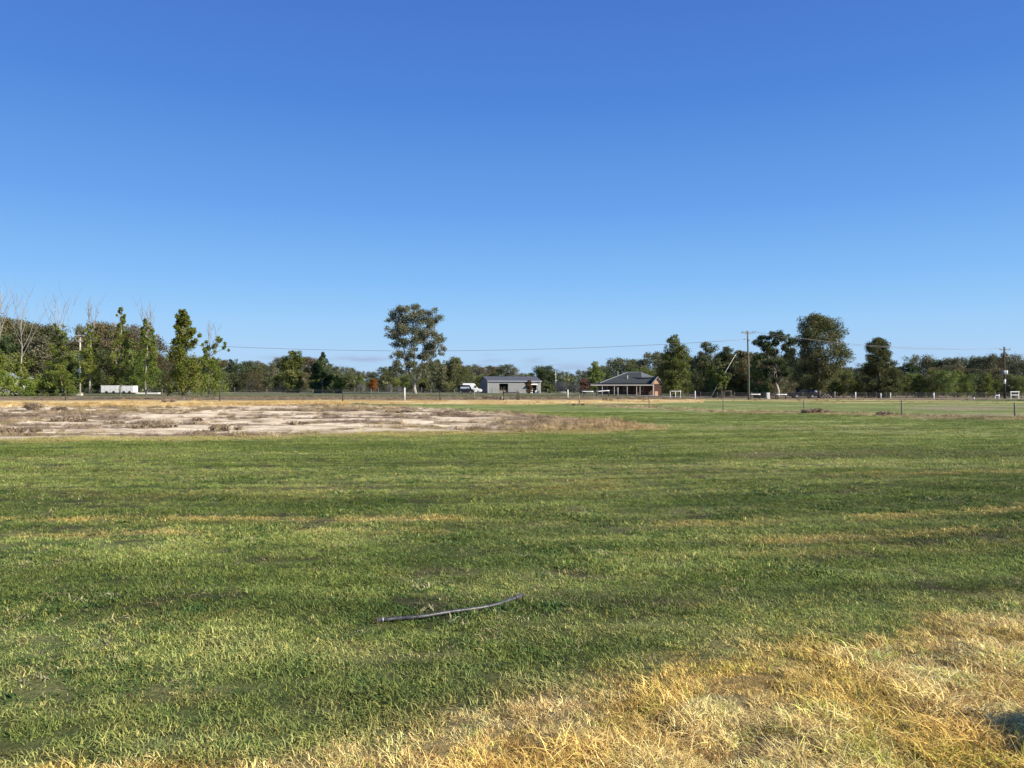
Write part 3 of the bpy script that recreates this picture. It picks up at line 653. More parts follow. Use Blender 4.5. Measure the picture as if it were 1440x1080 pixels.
g = poplar(H, .99, .8, 2.35, 9500, -.0, side=[(15 * k, 0, za(478, d) - p[2], .75), (-17 * k, .2, za(497, d) - p[2], .5), (10 * k, 0, za(465, d) - p[2], .8), (-9 * k, 0, za(480, d) - p[2], .6), (16 * k, 0, za(520, d) - p[2], .9)], dead=.2, low=.07)
place('poplar_tree', g, p, 'nearest poplar, leafy from the ground up, standing at the back of the earth bank', 'tree', parts=('trunk', 'crown', 'branches'))
d = 140; px = 294; p = site(px, d); H = base_h(px, d, 452); k = d / F
g = poplar(H, .55, .6, 3.4, 6500, 0, side=[(-8 * k, 0, za(485, d) - p[2], .9), (8 * k, 0, za(488, d) - p[2], 1.0), (16 * k, 0, za(480, d) - p[2], .9), (22 * k, 0, za(489, d) - p[2], .6), (-3 * k, 0, za(495, d) - p[2], .8)], dead=.7, low=.05)
place('poplar_tree', g, p, 'forked poplar with a bare tip and leafy arms, right of the nearest poplar', 'tree', parts=('trunk', 'crown', 'branches'))
# leafy suckers at the foot of the poplars
for (px, d, top, w, lab) in ((4, 140, 520, 16, 'bright green leafy sucker bush at the left picture edge'), (38, 142, 533, 17, 'low bright green sucker bush under the leaning white poplar'),
                             (66, 144, 520, 14, 'rounded green sucker bush left of the concrete power pole'), (88, 142, 508, 12, 'tall green sucker bush close beside the concrete power pole')):
    H = base_h(px, d, top); g = gum(H, [(.05, w * d / F, w * d / F), (.5, w * d / F * .8, w * d / F * .8), (1, .6, .6)], 22, .9, .24, 3000, L_poplar, pale_bark, limbs=5, forks=2)
    place('leafy_bush', g, site(px, d), lab, 'bush', parts=('stem', 'crown'))

# ---- gums of the background belt: eight kinds, then copies
def kind(i):
    H = 14
    pr = [[(.08, 3.2, 3.2), (.35, 4.2, 4.4), (.7, 4, 4), (.9, 2.6, 2.6), (1, 1, 1)],
          [(.25, 2.5, 2.5), (.45, 4.6, 4.2), (.75, 5, 4.6), (.93, 3, 3.4), (1, 1.4, 1.4)],
          [(.05, 3, 3), (.4, 3.3, 3.3), (.75, 2.6, 2.6), (1, .8, .8)],
          [(.3, 3, 2), (.55, 4.8, 4), (.8, 4.2, 5), (1, 2, 2)],
          [(.04, 3.8, 3.8), (.3, 4.6, 4.6), (.6, 4.2, 4), (.85, 3, 3.2), (1, 1.4, 1)],
          [(.12, 2.4, 3.4), (.4, 4, 4.6), (.65, 4.6, 3.2), (.85, 3, 2), (1, 1, .8)]][i % 6]
    pr = [(max(.03, h * .6) if h < .35 else h, l * 1.15, r * 1.15) for h, l, r in pr]
    m = [L_gum, L_grey, L_green, L_brown, L_dark, L_gum, L_grey, L_brown, L_dark, L_green][i]
    return gum(H, pr, [46, 40, 40, 38, 50, 42][i % 6], [1.35, 1.5, 1.15, 1.5, 1.35, 1.35][i % 6],   .42, 4200, m, [bark, pale_bark, bark, pale_bark, dark_bark, bark][i % 6], forks=[1, 2, 1, 3, 1, 2][i % 6], limbs=12)
KINDS = [kind(i) for i in range(10)]
sky_x = [-80, 0, 30, 60, 80, 100, 130, 160, 190, 215, 235, 262, 300, 322, 335, 347, 362, 372, 386, 398, 430, 462, 480, 500, 520, 545, 570, 620, 660, 690, 712, 725, 742, 785, 815, 850, 868, 885, 900, 915, 940, 975, 1000, 1030, 1062, 1100, 1135, 1200, 1215, 1235, 1270, 1292, 1305, 1318, 1335, 1350, 1375, 1400, 1412, 1425, 1440, 1520]
sky_y = [440, 440, 446, 448, 462, 455, 446, 446, 452, 474, 500, 500, 501, 503, 511, 504, 500, 514, 508, 500, 500, 506, 512, 516, 520, 515, 516, 506, 512, 511, 512, 518, 522, 521, 519, 513, 503, 501, 503, 496, 496, 503, 500, 496, 490, 500, 500, 514, 510, 508, 512, 500, 498, 505, 498, 501, 501, 497, 494, 500, 506, 500]
zones = [(-200, 230, 'tall gum of the dense belt behind the half dead poplars', 'gums behind the left poplars'),
         (230, 545, 'distant gum of the low belt beyond the road, left of the tallest white trunked gum', 'gums beyond the road on the left'),
         (545, 790, 'distant gum of the belt behind the grey shed', 'gums behind the grey shed'),
         (790, 980, 'distant gum behind the verandah house', 'gums behind the verandah house'),
         (980, 1200, 'distant gum of the belt behind the timber power pole and largest gum', 'gums behind the timber power pole'),
         (1200, 1700, 'distant gum of the belt along the right horizon', 'gums along the right horizon')]
rnd = random.Random(5)
def copy_tree(kd, px, d, H, w=1.0, name='gum_tree', override=None):
    for z0, z1, lab, grp in zones:
        if z0 <= px < z1: break
    if override: lab, grp = override
    place(name, KINDS[kd], site(px, d), lab, 'tree', grp, rnd.random() * 6.28, sxyz=(H / 14 * w, H / 14 * w, H / 14))
px = -60
while px < 1510:
    left = px < 225
    d = (rnd.uniform(206, 228) if left else rnd.uniform(255, 300)) if px < 1150 else rnd.uniform(225, 260)
    top = np.interp(px, sky_x, sky_y); H = base_h(px, d, top + (rnd.choice([-2, 2, 6, 14, 24]) if left else rnd.uniform(-1, 6)))
    kd = rnd.choice([0, 1, 3, 5, 6, 7, 7, 3] if left else [0, 1, 3, 4, 5, 6, 8, 1])
    copy_tree(kd, px, d, H, rnd.uniform(.5, .8) if left else rnd.uniform(.85, 1.15)); px += rnd.uniform(10, 15) if left else rnd.uniform(9, 14)
px = -60
while px < 1510:                                           # lower trees in front of them
    left = px < 225
    d = rnd.uniform(194, 204) if left else (rnd.uniform(222, 250) if px < 980 else rnd.uniform(185, 215))
    top = np.interp(px, sky_x, sky_y); gy = 552
    t2 = gy - (gy - top) * rnd.uniform(.45, .78); H = base_h(px, d, t2)
    if not (670 < px < 700 and d < 222): copy_tree(rnd.choice([0, 2, 4, 9, 8, 6, 7]), px, d, H, rnd.uniform(.95, 1.35))
    px += rnd.uniform(13, 20)
# row of young conical gums along the right fence line
px = 1172
while px < 1500:
    if not 1222 < px < 1250:
        d = rnd.uniform(160, 172); H = base_h(px, d, rnd.uniform(519, 534)); copy_tree(rnd.choice([2, 2, 9, 0]), px, d, H, rnd.uniform(.9, 1.25), override=('young bushy gum in the planted row behind the right wire fence', 'young gums behind the right wire fence'))
    px += rnd.uniform(12, 17)
# scrubby understorey that closes the belt at ground level
def understorey():
    n = 1500; pxs = rng.random(n) * 1640 - 100; ds = np.where(pxs < 230, rng.uniform(206, 240, n), np.where(pxs < 980, rng.uniform(240, 310, n), rng.uniform(200, 270, n)))
    x = (pxs - CX) / F * ds; z = hgt(x, ds); C, Rr = [], []
    for i in range(n):
        r = rng.uniform(1.4, 3.2); C.append((x[i], ds[i], z[i] + r * .5 + rng.uniform(0, 3.6))); Rr.append(r)
    me = leaves(C, Rr, [100] * n, .6, L_gum, 'understorey'); tag(link('understorey', me), 'dark scrubby understorey filling the gaps low in the tree belt', 'scrub', kind='stuff')
understorey()

# ---- small autumn and bare shrubs
def bare_bush(H, w, m=L_bare, n=70):
    mb = MB(); 
    for i in range(n):
        a = rng.random() * 6.283; q = rng.random() ** .5; e = (math.cos(a) * w * q, math.sin(a) * w * q, H * (.45 + .55 * rng.random()) * (1 - .3 * q))
        s_ = (rng.normal(0, .08), rng.normal(0, .08), H * .18 * rng.random())
        p = bend(s_, e, 4, .08); mb.tube(p, [.05, .045, .035, .025, .012], 3, False)
        for _ in range(2):
            b0 = p[2 + int(rng.integers(0, 2))]; mb.tube([b0, (b0[0] + rng.normal(0, .25) * w * .5, b0[1] + rng.normal(0, .25) * w * .5, b0[2] + H * .22 * rng.random())], [.025, .01], 3, False)
    return mb.mesh('branches', m if m is not L_bare else twig_pale)
for (px, d, top, w, m, lab) in ((525, 214, 533, 5.5, L_orange, 'small tree with bright orange autumn leaves left of the tall white trunked gum'),
                                (744, 196, 534, 5, L_rust, 'small rusty leaved tree in front of the right end of the grey shed'),
                                (822, 190, 532, 6, L_rust, 'rounded rusty brown shrub at the left end of the house verandah'),
                                (232, 205, 517, 10, L_rust, 'rusty brown autumn tree behind the nearest poplar'),
                                (594, 214, 538, 4, L_rust, 'little red brown shrub right of the tall white trunked gum'),
                                (773, 200, 540, 5, L_green, 'small round green bush right of the grey shed'),
                                (365, 205, 522, 20, L_brown, 'wide brown leaved shrubby tree left of the pair beyond the road')):
    H = base_h(px, d, top); g = gum(H, [(.12, w * d / F * .7, w * d / F * .7), (.45, w * d / F, w * d / F), (.8, w * d / F * .75, w * d / F * .75), (1, .2, .2)], 18, w * d / F * .42, .26, 1900, m, bark, limbs=6, trunk_r=.02)
    place('small_tree', g, site(px, d), lab, 'small tree')
for (px, d, top, w, lab) in ((508, 212, 534, 9, 'pale grey leafless shrub just left of the orange tree'), (352, 208, 528, 8, 'leafless grey tree with pale stem beyond the road at the left'),
                             (398, 206, 534, 6, 'thin leafless shrub at the foot of the dense green gum'), (548, 213, 536, 7, 'pale leafless shrub under the left side of the tall gum'),
                             (560, 211, 540, 6, 'small twiggy leafless shrub close to the white trunk'), (790, 205, 531, 14, 'wide leafless thicket between the shed and the house'),
                             (808, 203, 533, 10, 'leafless thicket just left of the rusty brown shrub'), (785, 209, 528, 10, 'tall leafless thicket by the thin white mast')):
    H = base_h(px, d, top); t = place('leafless_shrub', (bare_bush(H, w * d / F),), site(px, d), lab, 'shrub', parts=('branches',))
# dead weed bushes on the bank and in the paddock
def weed_bush(H, w, n):
    C = []; Rr = []
    for i in range(n): a = rng.random() * 6.283; q = rng.random() ** .6; C.append((math.cos(a) * w * q, math.sin(a) * w * q * .7, H * .5 * (1 - .4 * q) * (.6 + .6 * rng.random()))); Rr.append(H * .42)
    return leaves(C, Rr, [190] * n, .085, L_weed, 'stems', squash=1.0, hollow=.1)
wb = [(47, 577, 16, 15, 'tall brown dead weed bush at the left of the earth bank'), (85, 578, 9, 12, 'low olive weed bush right of the tall brown one'), (318, 606, 11, 20, 'dark twiggy weed bush low on the front of the bank'),
      (284, 610, 6, 14, 'flat grey weed clump left of the dark twiggy bush'), (237, 566, 9, 11, 'upright grey weed bush behind the bank, left of the nearest poplar'), (215, 603, 8, 34, 'broad olive brown weed mat across the middle of the bank'), (418, 597, 5, 20, 'flat brown weed clump on the pale earth at the right of the bank'),
      (1148, 581, 9, 20, 'dark grey weed bush at the foot of the paddock fence'), (1243, 584, 7, 12, 'small straw weed clump beside a paddock fence post'), (565, 580, 5, 22, 'brown weed bush at the back right edge of the pale earth'),
      (30, 608, 8, 30, 'grey brown weed mound at the front left of the bank'), (100, 592, 7, 26, 'olive weed mat at the left of the pale earth'), (160, 596, 5, 16, 'thin grey weed patch in the middle of the left bank'), (690, 561, 6, 14, 'grey roadside weeds by the short timber rail'), (278, 592, 6, 8, 'small dark weed tuft above the dark twiggy bush'),
      (854, 563, 6, 8, 'brown weed bush beyond the golden verge in front of the house'), (1086, 561, 3, 10, 'dark weeds below the white rail'), (814, 570, 4, 8, 'dark weeds at the foot of a leaning fence post')]
for (px, by, h, w, lab) in wb:
    d = 60
    for _ in range(12): d = (CAMZ - gz(xa(px, d), d)) * F / (by - HY) * .5 + d * .5
    t = place('weed_bush', (weed_bush(h * d / F, w * d / F, max(8, w)),), site(px, d), lab, 'weed bush', parts=('stems',))
# ================================================================ materials of made things
wood = mat('weathered_wood', (.20, .165, .125), .9, bump=.4, nscale=6, stretch=(5, 5, 1), namt=.3)
wood_dark = mat('dark_timber', (.06, .05, .042), .9, bump=.3, nscale=6, stretch=(5, 5, 1), namt=.3)
pole_green = mat('treated_pole_wood', (.115, .125, .085), .85, bump=.3, nscale=4, stretch=(5, 5, .6), namt=.25)
concrete = mat('pole_concrete', (.46, .42, .36), .85, nscale=3, bump=.2)
white = mat('white_paint', (.78, .77, .73), .55, namt=.06, nscale=3)
offwhite = mat('aged_white_paint', (.60, .59, .54), .7, namt=.15, nscale=3)
wire = mat('galvanised_wire', (.30, .30, .30), .45, .6, namt=.05)
cable = mat('aluminium_cable', (.20, .205, .21), .6, .1, namt=.05)
insul = mat('insulator_porcelain', (.25, .20, .17), .3, namt=.1)
galv = mat('galvanised_steel', (.42, .43, .44), .5, .5, namt=.08)
def corrugated(name, col, pitch=.12, rough=.45, metal=.1, axis=0, strength=.6, namt=.08):
    m, nt2, b = nodes(name); tc = nt2.nodes.new('ShaderNodeTexCoord'); wv = nt2.nodes.new('ShaderNodeTexWave')
    wv.bands_direction = ('X', 'Y', 'Z')[axis]; wv.inputs['Scale'].default_value = .314 / pitch
    nt2.links.new(tc.outputs['Object'], wv.inputs['Vector'])
    bp = nt2.nodes.new('ShaderNodeBump'); bp.inputs['Strength'].default_value = strength; bp.inputs['Distance'].default_value = .02
    nt2.links.new(wv.outputs[0], bp.inputs['Height']); nt2.links.new(bp.outputs[0], b.inputs['Normal'])
    no = nt2.nodes.new('ShaderNodeTexNoise'); no.inputs['Scale'].default_value = 1.3; no.inputs['Detail'].default_value = 5; nt2.links.new(tc.outputs['Object'], no.inputs['Vector'])
    cr = nt2.nodes.new('ShaderNodeValToRGB'); cr.color_ramp.elements[0].position = .3; cr.color_ramp.elements[1].position = .7
    cr.color_ramp.elements[0].color = tuple(c * (1 - namt) for c in col) + (1,); cr.color_ramp.elements[1].color = tuple(c * (1 + namt) for c in col) + (1,)
    nt2.links.new(no.outputs[0], cr.inputs[0]); nt2.links.new(cr.outputs[0], b.inputs['Base Color'])
    b.inputs['Roughness'].default_value = rough; b.inputs['Metallic'].default_value = metal; return m
shed_wall = corrugated('grey_wall_sheeting', (.215, .22, .22), .19, .5)
shed_roof = corrugated('grey_roof_sheeting', (.075, .08, .09), .19, .7, 0)
house_roof = corrugated('slate_grey_roof_sheeting', (.027, .033, .036), .19, .85, 0)
pale_roof = corrugated('pale_roof_sheeting', (.42, .46, .52), .19, .4)
white_panel = corrugated('white_wall_sheeting', (.66, .65, .62), .4, .5, 0, strength=.2, namt=.05)
def brick(name, c1, c2, mortar):
    m, nt2, b = nodes(name); tc = nt2.nodes.new('ShaderNodeTexCoord'); mp = nt2.nodes.new('ShaderNodeMapping'); br = nt2.nodes.new('ShaderNodeTexBrick')
    mp.inputs['Rotation'].default_value = (R(90), 0, 0); nt2.links.new(tc.outputs['Object'], mp.inputs[0]); nt2.links.new(mp.outputs[0], br.inputs['Vector'])
    br.inputs['Color1'].default_value = c1 + (1,); br.inputs['Color2'].default_value = c2 + (1,); br.inputs['Mortar'].default_value = mortar + (1,)
    br.inputs['Scale'].default_value = 4.3; br.inputs['Mortar Size'].default_value = .02; nt2.links.new(br.outputs['Color'], b.inputs['Base Color']); b.inputs['Roughness'].default_value = .9; return m
red_brick = brick('red_brick', (.105, .040, .028), (.075, .030, .022), (.13, .11, .09))
peach = mat('peach_gable_cladding', (.62, .38, .24), .8, namt=.06)
cream = mat('cream_trim', (.44, .41, .35), .6, namt=.05)
dark_in = mat('interior_shade', (.018, .018, .02), .9, namt=.2)  # near-black colour standing in for the shade inside the shed openings
glass = mat('window_glass', (.012, .014, .016), .25, 0, spec=.3, namt=.1)
car_dark = mat('dark_car_paint', (.008, .009, .012), .5, 0, spec=.12, namt=.05)
car_white = mat('white_car_paint', (.72, .72, .70), .25, 0, spec=.5, namt=.04)
rubber = mat('black_rubber', (.02, .02, .02), .8, namt=.2)
chrome = mat('wheel_alloy', (.5, .5, .5), .3, .9, namt=.05)
lampm = mat('lamp_lens', (.55, .50, .45), .15, namt=.05)
red_lamp = mat('red_lens', (.35, .02, .02), .2, namt=.05)
hosem = mat('black_poly_pipe', (.055, .056, .058), .42, 0, nscale=22, namt=.6, spec=.5, bump=.2)
gravel = mat('pale_gravel', (.46, .41, .35), .95, nscale=.6, namt=.18, bump=.5)

# ================================================================ roads (thin sheets over the ground)
def ribbon(name, pts, w, m, lift=.03, n=90):
    """pts: (px, distance, width)"""
    P = [np.array([xa(a, d), d]) for a, d, *_ in pts]; ws = [q[2] if len(q) > 2 else w for q in pts]
    V, Fc = [], []
    for i in range(n + 1):
        t = i / n * (len(P) - 1); k = min(int(t), len(P) - 2); f = t - k
        p = P[k] * (1 - f) + P[k + 1] * f; ww = ws[k] * (1 - f) + ws[k + 1] * f
        tt = P[k + 1] - P[k]; tt = tt / np.linalg.norm(tt); nn = np.array([-tt[1], tt[0]])
        for j in range(5): q = p + nn * ww * (j / 4 - .5); V.append((q[0], q[1], gz(q[0], q[1]) + lift))
    for i in range(n):
        for j in range(4): a = i * 5 + j; Fc.append((a, a + 1, a + 6, a + 5))
    tag(link(name, np_mesh(name, V, Fc, m)), kind='structure')
ribbon('gravel_road', [(-150, 206), (200, 204), (480, 200), (700, 194), (790, 187), (880, 172), (960, 163)], 3.4, gravel, .10)
ribbon('gravel_driveway', [(872, 177, 3), (893, 171, 6), (925, 163, 6), (985, 156, 3)], 5, gravel, .13, 40)

# ================================================================ fences
def fence(name, label, posts, h, m, r=.06, wires=(.35, .65, .95), group=None, heights=None, square=False, wm=None, wr=.006, mesh_rows=0):
    """posts: (px, distance)"""
    P = [site(a, d) for a, d in posts]; o = P[0]
    t = thing(name, o, label, 'fence', group)
    for i, p in enumerate(P):
        hh = (heights[i] if heights else h) * (1 + rnd.uniform(-.03, .03)); lx, ly = rnd.uniform(-.03, .03), rnd.uniform(-.03, .03)
        mb = MB(); q = (p[0] - o[0], p[1] - o[1], p[2] - o[2])
        mb.tube([(q[0], q[1], q[2] - .3), (q[0] + lx * hh * .5, q[1] + ly * hh * .5, q[2] + hh * .5), (q[0] + lx * hh, q[1] + ly * hh, q[2] + hh)], [r * 1.05, r, r * .95], 8)
        mb.build('post', m, t, True)
    wn = len(wires)
    for f in wires:
        mb = MB(); pts = []
        for i, p in enumerate(P):
            pts.append((p[0] - o[0], p[1] - o[1] - r, p[2] - o[2] + h * f))
            if i < len(P) - 1: n = P[i + 1]; pts.append(((p[0] + n[0]) / 2 - o[0], (p[1] + n[1]) / 2 - o[1] - r, (p[2] + n[2]) / 2 - o[2] + h * f - .03))
        mb.tube(pts, wr, 4); mb.build('wire', wm or wire, t)
    return t
fence('wire_fence', 'post and wire fence running across the green paddock, split timber posts widely spaced', [(1570, 44), (1427, 49), (1268, 55), (1131, 61.5), (1017, 67), (913, 76), (815, 88)], 1.0, wood, .055)
fence('wire_fence', 'timber post and wire fence behind the golden verge and the earth bank', [(-60, 97), (92, 98), (309, 97), (482, 96), (619, 99), (730, 101)], 1.42, wood_dark, .075, heights=[1.45, 1.45, 1.4, 1.35, 1.2, 1.0])
fence('wire_fence', 'thin roadside wire fence on the near side of the gravel road', [(-70, 158), (80, 158), (228, 156), (375, 154), (522, 152), (606, 152), (639, 151), (692, 150), (770, 149), (882, 140)], 1.3, wood, .07, wr=.01)
fence('wire_fence', 'farther wire fence on the far side of the gravel road, left of the shed', [(330, 212), (406, 211), (440, 211), (499, 210), (532, 210), (593, 209)], 1.45, wood, .07, wr=.01)
pr_ = [(960, 153)] + [(a, 151) for a in range(985, 1180, 24)] + [(a, 149) for a in range(1190, 1500, 14)]
fence('wire_fence', 'close posted netting fence in front of the tree belt on the right', pr_, 1.25, wood, .035, wires=(.1, .22, .34, .46, .58, .7, .82, .94), wr=.007)
def post(px, d, top, label, m=offwhite, r=.07, lean=0, name='marker_post', cap=None):
    p = site(px, d); H = base_h(px, d, top); t = thing(name, p, label, 'post'); mb = MB(); mb.tube([(0, 0, -.3), (lean * H / 2, 0, H / 2), (lean * H, 0, H)], [r, r, r * .96], 10); b_ = mb.build('post_shaft', m, t, True)
    mb = MB(); mb.tube([(lean * H, 0, H - .015), (lean * H, 0, H + .035)], [r * 1.15, r * .7], 10); mb.build('post_cap', m, t, True); return t
post(569, 98, 545.5, 'tall pale post at the verge just left of the tallest gum trunk', offwhite, .10)
post(667, 101, 548.5, 'slim pale post in the verge in front of the dark van', wood, .07)
post(798.5, 122, 548, 'white post on the verge between the shed and the house', white, .085)
post(977.5, 140, 550, 'white post on the verge right of the house driveway', white, .08)
post(1203, 144, 551.5, 'white post in the verge right of the largest gum', white, .1)
post(1238.5, 143, 553, 'white post with a swollen top under the ragged topped gum', offwhite, .12)
post(1252, 149, 552.5, 'grey white stump just right of the ragged topped gum', offwhite, .12)
post(1313, 144, 552.5, 'white post alone in the verge at the right, before the long belt', white, .12)
post(1369.5, 144, 558.6, 'stubby white peg low in the verge near the transformer pole', white, .12)
post(1404.5, 142, 554.5, 'white post just left of the transformer pole', white, .09)
post(704, 100, 558, 'short dark stump beside the timber rail in front of the shed', wood_dark, .10)
post(706.6, 99.6, 558, 'short pale stump beside the timber rail in front of the shed', concrete, .08)
post(815, 87.5, 555.5, 'leaning fence post with weeds at its foot in the golden verge', wood, .06, -.06)
post(869, 168, 545, 'thin white stand in front of the house verandah', white, .05)
post(1174, 150, 550.5, 'thin grey stake right of the largest gum trunk', offwhite, .05)

# ---- timber and white painted rails (small jumps) along the verge
def rail(x0, x1, d, top, label, pm, rm, ph=.0, rr=.09, dip=0, d2=None, mid=False):
    p = site((x0 + x1) / 2, d); w = (x1 - x0) / 2 * d / F; H = base_h((x0 + x1) / 2, d, top); t = thing('timber_rail', p, label, 'rail')
    for s in (-1, 1) + ((0,) if mid else ()):
        mb = MB(); hh = H + ph if s else H - .1; mb.tube([(s * w, .0, -.3), (s * w, 0, hh)], [rr, rr * .95], 8); mb.build('post', pm, t, True)
    mb = MB(); mb.tube(bend((-w - .1, -rr * 1.6, H - .08 + dip), (w + .1, -rr * 1.6, H - .08 - dip), 5, .01), rr * .9, 8); mb.build('rail', rm, t, True)
    return t
rail(708, 727.5, 99, 551, 'dark timber rail on two posts in front of the grey shed', wood_dark, wood_dark, .18, .075)
rail(788, 795, 160, 551, 'low grey rail between the bare thicket and the white post', wood, offwhite, 0, .07)
rail(818.5, 833.5, 150, 550, 'white rail on posts nearest the left end of the verandah', wood, white, .05, .10)
rail(839.5, 856, 145, 549.5, 'white rail with a darker right post in front of the verandah', wood_dark, white, .1, .11, -.1)
rail(942.5, 957, 148, 549.5, 'white painted goal shaped rail under the pointed green gum', white, white, 0, .06, mid=True)
rail(1018, 1028, 152, 549.5, 'thin grey rail frame right of the slanting white pole', wood, wood, 0, .06)
rail(1055, 1068, 143, 554, 'white rail at the foot of the timber power pole', wood_dark, white, 0, .11)
rail(1091, 1105, 143, 554.3, 'white rail right of the white cabinet, under the open crowned gum', wood_dark, white, 0, .11)
rail(1399, 1404, 144, 555.5, 'short white crossbar beside the transformer pole', white, white, 0, .09)

# ---- white cabinet, slanting pole, frame at the far right, thin mast
p = site(1080, 142); t = thing('utility_cabinet', p, 'white upright utility cabinet between two white rails', 'cabinet')
mb = MB(); mb.box(-.27, .27, -.22, .22, 0, 1.12); bevel(mb.build('cabinet_body', white, t)); mb = MB(); mb.box(-.30, .30, -.25, .25, 1.122, 1.18); mb.build('lid', white, t)
mb = MB(); mb.box(-.22, .22, -.232, -.222, .08, 1.0); mb.build('door', offwhite, t)
d = 155; p = site(998, d); t = thing('slanting_pole', p, 'thin white pole slanting up to the right through the dark gums', 'pole')
e = ((1035 - 998) * d / F, .6, za(500, d) - p[2]); mb = MB(); mb.tube([(0, 0, -.2), tuple(v * .5 for v in e), e], [.042, .04, .035], 8); mb.build('pole_shaft', offwhite, t, True); mb = MB(); mb.tube([tuple(v * .985 for v in e), tuple(v * 1.01 for v in e)], .09, 8); mb.build('end_fitting', white, t, True)
d = 146; p = site(1427, d); t = thing('white_frame', p, 'white box frame standing right of the transformer pole', 'frame'); k = d / F; w = 5.5 * k; H = base_h(1427, d, 551.5)
for s, nm in ((-1, 'post'), (1, 'post')): mb = MB(); mb.box(s * w - .055, s * w + .055, -.055, .055, -.2, H if s < 0 else H); mb.build(nm, white, t)
mb = MB(); mb.box(-w - .12, w + .12, -.09, .09, H + .003, H + .16); mb.build('top_beam', white, t); mb = MB(); mb.box(-w + .075, w - .075, -.05, .05, H * .52, H * .52 + .14); mb.build('rail', white, t)
d = 222; p = site(781.5, d); H = base_h(781.5, d, 521); t = thing('thin_mast', p, 'thin pale mast with a crosspiece and lamp between the shed and the house', 'mast')
mb = MB(); mb.tube([(0, 0, -.3), (0, 0, H)], [.10, .07], 8); mb.build('mast_shaft', offwhite, t, True); mb = MB(); mb.tube([(-.5, 0, H - 1.2), (.5, 0, H - 1.2)], .06, 6); mb.build('crossarm', offwhite, t); mb = MB(); mb.box(-.1, .55, -.12, .12, H - 3.0, H - 2.7); mb.build('lamp_head', white, t)

# ================================================================ power poles and lines
def insulators(t, xs, z, y=0, yaw=0, m=insul):
    for x in xs:
        mb = MB(); cx_, cy_ = x * math.cos(yaw), x * math.sin(yaw) + y
        mb.tube([(cx_, cy_, z), (cx_, cy_, z + .08), (cx_, cy_, z + .12), (cx_, cy_, z + .2), (cx_, cy_, z + .26)], [.03, .07, .045, .065, .03], 7); mb.build('insulator', m, t, True)
# timber pole
d = 131; pA = site(1053, d); HA = base_h(1053, d, 465.3); tA = thing('power_pole', pA, 'tall treated timber power pole with one wide crossarm, left of the open crowned gum', 'power pole')
mb = MB(); mb.tube([(0, 0, -.5), (-.05, 0, HA * .5), (-.2, 0, HA)], [.19, .16, .125], 12); mb.build('pole_shaft', pole_green, tA, True)
yw = R(12); ax = 1.25; mb = MB(); zA = HA - .36
mb.v = []; c_, s_ = math.cos(yw), math.sin(yw)
mb.box(-ax, ax, -.06, .06, zA - .06, zA + .07); mb.v = [(x * c_ - y * s_ - .2, x * s_ + y * c_ - .2, z) for x, y, z in mb.v]; mb.build('crossarm', wood, tA)
mb = MB(); mb.tube([(-.75, -.16, zA - .05), (-.15, -.2, zA - .65)], .025, 5); mb.tube([(.4, -.05, zA - .05), (-.15, -.2, zA - .65)], .025, 5); mb.build('brace', galv, tA)
insulators(tA, (-1.15, -.55, .7, 1.15), zA + .06, -.2, yw)
zL = za(477.5, d) - pA[2]
mb = MB(); mb.tube([(-.75, -.05, zL + .1), (-.2, -.1, zL + .1)], .035, 6); mb.tube([(-.2, -.1, zL + .08), (.15, -.2, zL - .15)], .09, 6); mb.tube([(-.7, -.05, zL + .25), (-.7, -.05, zL - .05)], .06, 6); mb.build('cable_bracket', galv, tA)
mb = MB(); mb.tube([(-.2, -.14, zA), (-.32, -.18, zL + .6), (-.18, -.17, zL), (.0, -.2, 3.5), (.0, -.22, 0)], .03, 5); mb.build('down_cable', cable, tA)
# concrete pole on the left
d = 150; pB = site(112.5, d); HB = base_h(112.5, d, 470); tB = thing('power_pole', pB, 'pale concrete power pole with two short crossarms among the left poplars', 'power pole')
mb = MB(); mb.tube([(0, 0, -.5), (0, 0, HB)], [.2, .13], 12); mb.build('pole_shaft', concrete, tB, True)
for zz, w in ((HB - .3, .9), (HB - 1.35, .65)):
    mb = MB(); mb.box(-w, w, -.21, -.14, zz - .06, zz + .06); mb.build('crossarm', concrete, tB)
    insulators(tB, (-w * .9, -w * .35, w * .5, w * .92), zz + .06, -.17, 0, cable)
mb = MB(); mb.box(-.28, .28, -.42, -.2, 4.6, 5.2); mb.build('junction_box', galv, tB)
mb = MB(); mb.box(-.42, .42, -.42, .42, -.2, .55); mb.build('footing', concrete, tB)
# transformer pole on the right
d = 148; pC = site(1413, d); HC = base_h(1413, d, 487.5); tC = thing('power_pole', pC, 'dark timber power pole with a transformer, at the right edge', 'power pole')
mb = MB(); mb.tube([(0, 0, -.5), (-.1, 0, HC)], [.2, .13], 12); mb.build('pole_shaft', wood_dark, tC, True)
zC = za(492, d) - pC[2]; mb = MB(); mb.box(-1.05, 1.0, -.2, -.12, zC - .07, zC + .07); mb.build('crossarm', wood, tC); insulators(tC, (-1.0, .05, .95), zC + .07, -.16, 0)
z2 = za(501.5, d) - pC[2]; mb = MB(); mb.box(-.05, 1.25, -.2, -.12, z2 - .07, z2 + .07); mb.build('crossarm', wood, tC); insulators(tC, (.6, 1.15), z2 + .07, -.16, 0)
z3 = za(524, d) - pC[2]
mb = MB(); mb.tube([(-.45, -.38, z3 - .4), (-.45, -.38, z3 + .38)], .34, 14); tt = mb.build('transformer_tank', mat('transformer_grey', (.22, .24, .27), .5), tC, True)
mb = MB(); mb.tube([(-.45, -.38, z3 + .385), (-.45, -.38, z3 + .44)], .36, 14); mb.build('tank_lid', galv, tt); 
mb = MB(); mb.tube([(.16, -.3, z3 - .35), (.16, -.3, z3 + .4)], .2, 12); mb.build('capacitor_can', white, tC, True)
